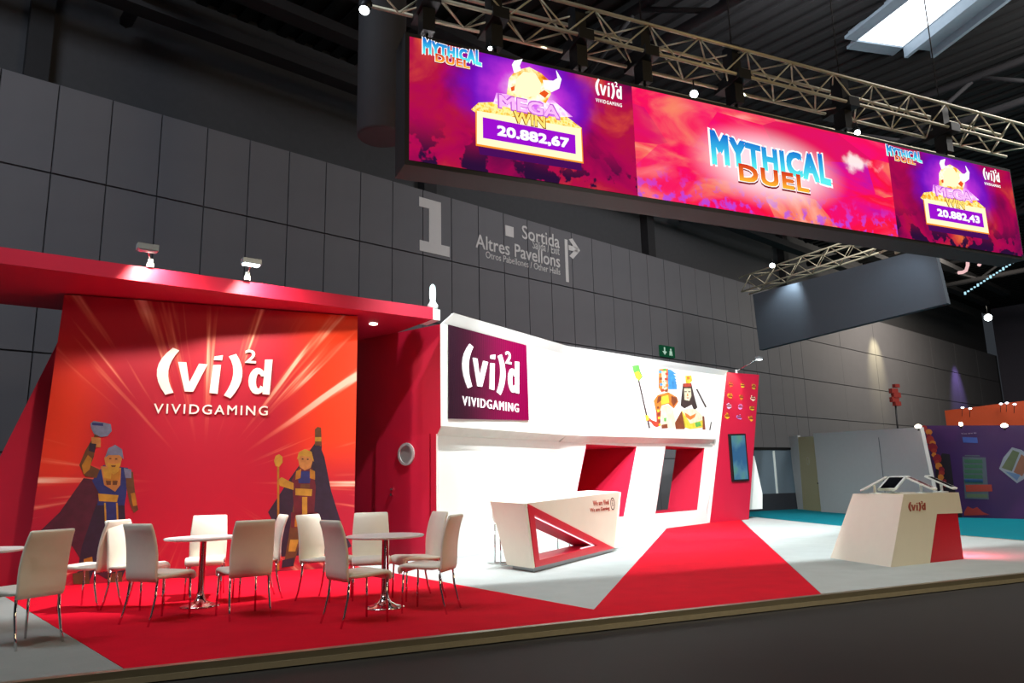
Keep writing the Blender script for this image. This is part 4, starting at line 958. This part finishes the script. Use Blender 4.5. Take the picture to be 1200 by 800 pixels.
b.hexa(n4 + [p + V((0, 0, .095)) for p in n4]); b.build('plinth', mat('grey_plinth', '#8f989a', .35, .6), ctr)
b = MB(); Rr = FC
def ct(body, x0, y0, x1, y1): a = iv(x0, y0); c = iv(x1, y1); text(b, FC, body, a[0], a[1], c[0], c[1], 0, .006, 0, .01)
ct('We are Vivid', 695, 592.6, 713.2, 585); ct('We are Gaming', 691.5, 601, 714, 592.9)
b.build('counter_lettering', mat('terracotta_ink', '#a04838', .6), ctr)
b = MB(); ic = iv(717.8, 590); ringz(b, FC, ic[0], ic[1], .115, .098, 0, .006); b.rect(FC, ic[0] - .013, ic[1] - .05, ic[0] + .013, ic[1] + .025, 0, .006); b.rect(FC, ic[0] - .013, ic[1] + .04, ic[0] + .013, ic[1] + .065, 0, .006)
b.build('info_mark', mat('black_ink', '#2a2424', .6), ctr)
# cantilever stools behind the counter
def make_stool():
    t = thing('counter_stool', (0, 0, 0), '', 'stool')
    b = MB(); rslab(b, [(.2, .63), (.19, .655), (.1, .66), (-.1, .655), (-.2, .66)], [.36, .38, .39, .39, .38], .045); b.build('seat', M_leather, t)
    b = MB(); rslab(b, [(-.2, .66), (-.225, .74), (-.235, .86)], [.38, .38, .36], .03); b.build('backrest', M_leather, t)
    for s_ in (-1, 1):
        MB().tube([(s_ * .18, -.19, .0 + .63), (s_ * .19, -.2, .02), (s_ * .19, -.18, .012), (s_ * .19, .2, .012), (s_ * .19, .22, .04), (s_ * .185, .2, .62)], .012, 8).build('leg', M_chrome, t)
    MB().tube([(-.19, .21, .25), (.19, .21, .25)], .011, 8).build('footrest', M_chrome, t)
    return t
st = make_stool()
for i, (x, y, rz, lab) in enumerate(((-.12, 12.45, R_(-75), 'chrome-legged stool peeping out left of the reception counter'), (1.0, 13.7, R_(-60), 'chrome-legged stool seen through the triangular cut-out of the counter'))):
    o = st if i == 0 else copytree(st); o.location = (x, y, .005); o.rotation_euler = (0, 0, rz); o['label'] = lab; o['group'] = 'stools behind the reception counter'

# ------------------------------------------------------------------ tablet counter
pa = fl(973, 654); pb = fl(1044, 664.8); pc = fl(1131, 655.5)
ta = at(987, 576, pa.y - .15); tb_ = at(1059, 579, pb.y + .15)
FPd = Fr(pb, pc - pb, (tb_ - pb) - (pc - pb).normalized() * (tb_ - pb).dot((pc - pb).normalized()))
pod = thing('tablet_counter', pb, 'white tapered demo counter with a red corner and tablets on top', 'counter')
P_ = FPd.uv; pbl = (0, 0); prl = P_(1090, 660); pri = P_(1098, 602); pre = P_(1127.8, 601); ptr = P_(1123.6, 576.8); ptl = P_(1059, 579)
dbot = pa - pb; dtop = dbot.normalized() * (ta - tb_).length; HT = ptl[1]
def bk_(p, f=1): t = p[1] / HT; return FPd.P(*p) + (dbot.lerp(dtop, t)) * f
def ext(b, pts, f0=0, f1=1):
    n = len(pts); vs = [bk_(p, f0) for p in pts] + [bk_(p, f1) for p in pts]
    b.add(vs, [list(range(n)), list(range(n, 2 * n))[::-1]] + [(i, (i + 1) % n, n + (i + 1) % n, n + i) for i in range(n)])
    return b
pbl = (0, .004); prl = (prl[0], .004)
ext(MB(), [pbl, prl, pri, pre, ptr, ptl]).build('counter_body', M_cream, pod)
prb = (FPd.uv(1131, 655.5)[0], .004)
rt = P_(1125, 601.5)
ext(MB(), [(prl[0] + .004, .004), prb, (rt[0] - .03, pri[1] - .003), (pri[0] + .004, pri[1] - .003)], .02, .95).build('red_corner', mat('red_gloss', '#d20a26', .35), pod)
b = MB(); a = P_(1065, 600); c_ = P_(1085, 600); logo(b, FPd, a[0], P_(1065, 599.5)[1], c_[0] - a[0], 0, .008, name=False, H=P_(1065, 586)[1] - P_(1065, 598)[1]); b.build('logo_lettering', mat('terracotta_ink', '#a04838', .6), pod)
b = MB(); gx0 = FPd.uv(1131, 655)[0]
lb = FPd.P(gx0 + .0, .12)
gl_ = [bk_((prb[0] - .055, .18), .1), bk_((prb[0] - .055, .18), .85), bk_((prb[0] - .065, .22), .85), bk_((prb[0] - .065, .22), .1)]
plate(MB(), gl_, -.05).build('added_red_strip', glow('added_red_glow', '#ff1c34', 8), pod)  # glowing strip added to account for the pink glow on the carpet
area(bk_((prb[0] + .06, .45), .5), bk_((prb[0] + .9, -.3), .5), 45, 1.0, .15, (1, .12, .18))  # red lamp added to spread that glow over the floor
def make_tablet():
    t = thing('tablet', (0, 0, 0), '', 'tablet')
    MB().lathe((0, 0, 0), [(.09, 0), (.09, .01), (.02, .02), (.02, .13)], 16).build('stand', M_wletter, t)
    tilt = Matrix.Rotation(R_(28), 3, 'X')
    b = MB(); c = V((0, 0, .15)); 
    fr = Fr(c, (1, 0, 0), tilt @ V((0, 1, 0)))
    W2, H2 = .15, .215; rr = .03; pts = []
    for cx2, cy2, a0 in ((W2 - rr, H2 - rr, 0), (-W2 + rr, H2 - rr, 90), (-W2 + rr, -H2 + rr, 180), (W2 - rr, -H2 + rr, 270)):
        for q in (0, 30, 60, 90): pts.append((cx2 + rr * math.cos(R_(a0 + q)), cy2 + rr * math.sin(R_(a0 + q))))
    b.poly(fr, pts, -.012, .012); b.build('case', M_wletter, t)
    MB().rect(fr, -.115, -.17, .115, .17, .012, .014).build('display', M_scr, t)
    return t
tab = make_tablet(); zt = max(ta.z, tb_.z)
for i, (u_, f_, rz, lab) in enumerate(((.14, .66, -122, 'white tablet at the left end of the tablet counter, seen from behind'), (.52, .62, -56, 'white tablet second from left, rising towards the reddish one'), (.72, .24, 50, 'white tablet in the middle of the counter with a reddish screen'), (1.16, .2, 48, 'white tablet at the right end of the tablet counter, dark screen towards us'))):
    o = tab if i == 0 else copytree(tab); w3 = bk_((ptl[0] + u_, HT), f_)
    o.location = (w3.x, w3.y, w3.z + .001); o.rotation_euler = (0, 0, R_(rz)); o['label'] = lab; o['group'] = 'tablets on the demo counter'
    if i == 2:
        dsp = [c for c in o.children if c.name.startswith('display')][0]; dsp.data = dsp.data.copy(); dsp.data.materials[0] = mat('reddish_screen', '#8a2430', .15)

# ------------------------------------------------------------------ background stands at right
def wallpx(name, l, Y0, Y1, m, label, cat, th=.12):
    a = at(l[0][0], l[0][1], Y0); c = at(l[1][0], l[1][1], Y1); fr = Fr((a.x, a.y, -.09), V((c.x - a.x, c.y - a.y, 0)))
    pts = [fr.uv(*l[3]), fr.uv(*l[2])]; pts = [(fr.uv(*l[0])[0], 0), (fr.uv(*l[1])[0], 0), fr.uv(*l[2]), fr.uv(*l[3])]
    o = solo(MB().poly(fr, pts, -th, 0), name, m, label, cat); return o, fr
M_pgrey = mat('grey_partition', '#b8b7b6', .7, var=.04)
pw, FPw = wallpx('partition_wall', [(962, 595), (1102, 617), (1078, 500.5), (953, 507.5)], 31, 23.5, M_pgrey, 'grey partition wall of the stand behind the tablet counter', 'wall')
pw['_o'] = tuple(pw.location)
b = MB(); u = FPw.uv(1033, 540)[0]; b.rect(FPw, u - .015, .05, u + .015, 2.7, 0, .012); b.build('panel_joint', mat('joint_grey', '#6d6d70', .7), pw)
dr, FDr = wallpx('partition_door', [(941, 593), (963, 594.5), (955, 511), (935, 512)], 33.6, 31.3, mat('beige_door', '#b9ab84', .6, var=.04), 'beige door with a round window at the left end of the grey partition', 'door')
dr['_o'] = tuple(dr.location)
b = MB(); c = FDr.uv(947, 540); ringz(b, FDr, c[0], c[1], .17, .13, 0, .02); b.build('porthole_frame', M_steel, dr)
b = MB(); c = FDr.uv(961, 566); b.box(FDr.P(c[0] - .05, c[1], .04), (.1, .05, .05)); b.build('door_handle', M_black, dr)
wallpx('partition_post', [(934.5, 593), (941, 593.5), (934.5, 510), (924, 511)], 34.3, 33.7, M_pgrey, 'grey end post left of the beige door', 'post')
gp, FG = wallpx('glazed_screen', [(880, 594.5), (936, 592), (927, 526), (884, 526.5)], 33.0, 34.6, mat('bluish_panel', '#6f7f8c', .3, var=.05), 'bluish grey glazed screen with a dark base behind the red tower', 'panel')
gp['_o'] = tuple(gp.location)
b = MB(); a = FG.uv(878, 594); c = FG.uv(936, 577); b.rect(FG, a[0] - .3, 0, c[0], c[1], 0, .06); b.build('dark_base', mat('dark_plinth', '#2e3038', .7), gp)
b = MB(); u = FG.uv(908, 550)[0]; b.rect(FG, u - .05, c[1], u + .05, FG.uv(906, 528)[1], 0, .04); b.build('mullion', M_wletter, gp)
b = MB(); b.rect(FG, a[0], FG.uv(906, 527)[1], c[0], FG.uv(906, 524)[1], -.12, .05); b.build('top_rail', M_black, gp)
# purple booth
N = Nodes('purple_print'); tcn = N.n('TexCoord'); nz = N.n('TexNoise'); nz.inputs['Scale'].default_value = .7; N.l(tcn.outputs['Object'], nz.inputs['Vector'])
c = N.ramp(nz.outputs['Fac'], [(.3, '#3a1a5a'), (.5, '#3f2058'), (.7, '#572a6a')]); M_purple = N.finish(c, rough=.5)
bo, FBo = wallpx('purple_booth_wall', [(1106, 606), (1250, 612), (1250, 498), (1082, 498.5)], 25.0, 22.0, M_purple, 'dark purple printed booth wall at the right edge', 'wall', .3)
bo['_o'] = tuple(bo.location)
def bpx(b, l, mi=0, w_=.01): b.poly(FBo, [FBo.uv(x, y) for x, y in l], 0, w_, mi)
b = MB(); rr = random.Random(3)
for k in range(16):
    x = 1083 + k * 1.5 + rr.uniform(-1, 4); y = 502 + k * 4.4; r_ = rr.uniform(2.5, 5.5); n = 8
    bpx(b, [(x + r_ * math.cos(2 * math.pi * i / n) * rr.uniform(.7, 1.2), y + r_ * math.sin(2 * math.pi * i / n)) for i in range(n)], k % 3, .006 + .001 * k)
b.build('flower_print', [mat('print_red', '#a3302a', .6), mat('print_orange', '#cf7a2e', .6), mat('print_crimson', '#8a1a2c', .6)], bo)
b = MB(); bpx(b, [(1096, 552), (1104, 531), (1113, 532), (1118, 570), (1128, 606), (1104, 606)]); b.build('dark_figure_print', mat('print_black', '#1a1220', .6), bo)
b = MB(); a = FBo.uv(1126.5, 509); c = FBo.uv(1144, 506); text(b, FBo, 'You are in', a[0], a[1], c[0], c[1], 0, .01, 0, .01); b.build('booth_lettering', mat('print_lilac', '#9a8aa8', .6), bo)
b = MB(); bpx(b, [(1128, 512), (1145, 512.5), (1146, 519), (1129, 518.5)]); b.build('blue_tag', mat('print_blue', '#3f5aa8', .6), bo)
b = MB()
bpx(b, [(1128, 535), (1155, 536), (1159, 585), (1131, 584)], 0, .008)
for k in range(5): y = 538 + k * 6; bpx(b, [(1130, y), (1151, y + .4), (1152, y + 4.6), (1131, y + 4.2)], 1, .012)
bpx(b, [(1131.5, 568), (1162, 567.5), (1163, 575.5), (1132.5, 576)], 2, .014); bpx(b, [(1130.5, 561), (1152, 561.5), (1152, 565.5), (1131, 565)], 3, .012); bpx(b, [(1133, 578.5), (1157, 579), (1157.5, 583), (1133.5, 582.5)], 4, .012)
bpx(b, [(1131, 533), (1148, 533.4), (1148, 534.6), (1131, 534.2)], 0, .012)
b.build('list_print', [mat('print_slate', '#54606c', .6), mat('print_green', '#33654a', .6), mat('print_vermilion', '#a83c2c', .6), mat('print_azure', '#2f5f9a', .6), mat('print_sage', '#5d6e50', .6)], bo)
b = MB()
bpx(b, [(1171, 549), (1176, 536), (1186, 524), (1197, 527), (1215, 540), (1205, 558), (1192, 566)], 0, .008)
bpx(b, [(1174, 548), (1187, 527), (1195, 530), (1186, 552)], 1, .010); bpx(b, [(1188, 553), (1197, 532), (1208, 540), (1198, 558)], 2, .010)
bpx(b, [(1178, 552), (1196, 556), (1192, 563)], 3, .011)
b.build('card_print', [mat('print_silver', '#8f9aa6', .6), mat('print_moss', '#5c6a4c', .6), mat('print_clay', '#8a5a44', .6), mat('print_ice', '#5c7aa0', .6)], bo)
b = MB(); bpx(b, [(1130, 600), (1134, 593), (1140, 596), (1145, 594), (1152, 600), (1160, 603), (1130, 604)], 0, .01); b.build('flower_print', mat('print_red', '#a3302a', .6), bo)
for i, (x, y, lab) in enumerate(((1076, 500, 'round warm lamp on the corner of the grey partition'), (1126, 497.5, 'thin warm lamp on the purple booth top'), (1177, 499, 'bright warm lamp on top of the purple booth at right'))):
    p = at(x, y, 23.6 - i * .5); t = thing('booth_lamp', p, lab, 'lamp', 'warm lamps on the booth tops')
    MB().lathe(p, [(.02, -.05), (.09 if i != 1 else .05, -.02), (.1 if i != 1 else .06, .03), (.04, .08)], 12).build('bulb', glow('warm_bulb', '#fff2d8', 6), t)
    MB().lathe(p + V((0, 0, -.12)), [(.03, 0), (.03, .08)], 8).build('socket', M_black, t)
ob, FO = wallpx('orange_fascia', [(1110, 505), (1260, 500), (1260, 462), (1107, 481)], 28, 25, mat('orange_board', '#c2481c', .6, var=.05), 'orange fascia board rising above the purple booth', 'board', .3)
for i, (x, y) in enumerate(((1128, 477.5), (1137, 478.5), (1173, 473), (1180, 472), (1189, 473.5))):
    p = at(x, y, 27 - i * .3); t = thing('fascia_spotlight', p, 'tiny white lamp on the orange fascia, number %s from left' % ['one', 'two', 'three', 'four', 'five'][i], 'lamp', 'tiny lamps along the orange fascia')
    t['label'] = ['tiny white lamp at the left end of the orange fascia', 'tiny white lamp just right of the leftmost one on the orange fascia', 'left one of three clustered lamps on the orange fascia', 'middle one of three clustered lamps on the orange fascia', 'rightmost tiny lamp on the orange fascia'][i]
    MB().lathe(p, [(.03, -.03), (.06, 0), (.03, .03)], 10).build('bulb', glow('cool_bulb', '#eef4ff', 5), t)
    MB().tube([p + V((0, .02, -.02)), p + V((0, .1, -.3))], .01, 5).build('arm', M_black, t)
# red lifting signal with pole, neon squiggles, light string, exit sign
p = at(1052, 502, 27); pt = at(1048, 452, 27)
t = thing('signal_pole', V((p.x, p.y, 0)), 'thin pole with red signal heads behind the grey partition', 'pole')
MB().tube([V((p.x, p.y, 0)), p, at(1049, 470, 27)], .03, 6).build('pole', M_black, t)
b = MB()
for x, y, s_ in ((1047, 458, .28), (1050, 463, .3), (1048, 468, .3), (1051, 473, .25), (1050, 452, .2)): b.box(at(x, y, 27), (s_, .15, s_ * .6), .3)
b.build('signal_head', mat('signal_red', '#8a2a22', .6), t)
b = MB(); Y_ = 30
b.tube([at(1128, 319, Y_), at(1132, 317, Y_), at(1134, 311, Y_), at(1134, 303, Y_), at(1133, 298, Y_)], .07, 6); b.tube([at(1123, 319.5, Y_), at(1128, 319, Y_)], .07, 6)
b.tube([at(1146, 301, Y_), at(1150, 306, Y_), at(1147, 311, Y_)], .07, 6)
tag(b.build('neon_sign', glow('neon_pink', '#f0c0c0', 1.0), None, None, at(1130, 310, Y_)), 'pink neon curve glowing under the right end of the video screen', 'sign')
ls = thing('light_string', at(1131, 344, 32), 'slanting string of blue-white lights under the right picture', 'lights')
MB().tube([at(1131, 345, 32), at(1188, 308, 30)], .02, 6).build('rail', M_black, ls)
for i in range(16):
    f_ = i / 15; q = at(1131 + 56 * f_, 343.5 - 36 * f_, 32 - 2 * f_ - .1); MB().box(q, (.06, .06, .06 if i % 4 else .12)).build('bulb', glow('string_bulb', '#a8d8e8', 1.3), ls)
for (x, y), pw_, c_ in (((1022, 385), 1500, (1, .88, .5)), ((1120, 440), 1100, (.45, .3, 1))):   # wall washers high on the far part of the hall wall
    q = FW.uv(x, y); spot(FW.P(q[0], 10.8, 1.6), FW.P(q[0], q[1] - 2, 0), pw_, 50, .9, c_, .2)
ex = FW.uv(780.5, 412); ox = thing('exit_sign', FW.P(ex[0], ex[1], .1), 'green emergency exit sign on the grey hall wall', 'sign')
b = MB(); b.rect(FW, ex[0] - .5, ex[1] - .24, ex[0] + .5, ex[1] + .24, .01, .1); b.build('sign_box', glow('exit_green', '#12432c', 1.0), ox)
b = MB(); u, v = ex
b.poly(FW, [(u - .27, v + .16), (u - .27, v - .02), (u - .38, v - .02), (u - .23, v - .17), (u - .08, v - .02), (u - .19, v - .02), (u - .19, v + .16)], .1, .11); b.build('arrow', glow('exit_white', '#a8c8b4', 1.0), ox); b = MB()
ringz(b, FW, u + .2, v + .09, .05, .0, .1, .11, 10); b.poly(FW, [(u + .12, v + .03), (u + .28, v + .03), (u + .3, v - .17), (u + .22, v - .17), (u + .2, v - .04), (u + .16, v - .17), (u + .09, v - .17)], .1, .11)
b.build('running_figure', glow('exit_white', '#a8c8b4', 1.0), ox)
for o in list(bpy.data.objects):
    if '_o' in o: del o['_o']
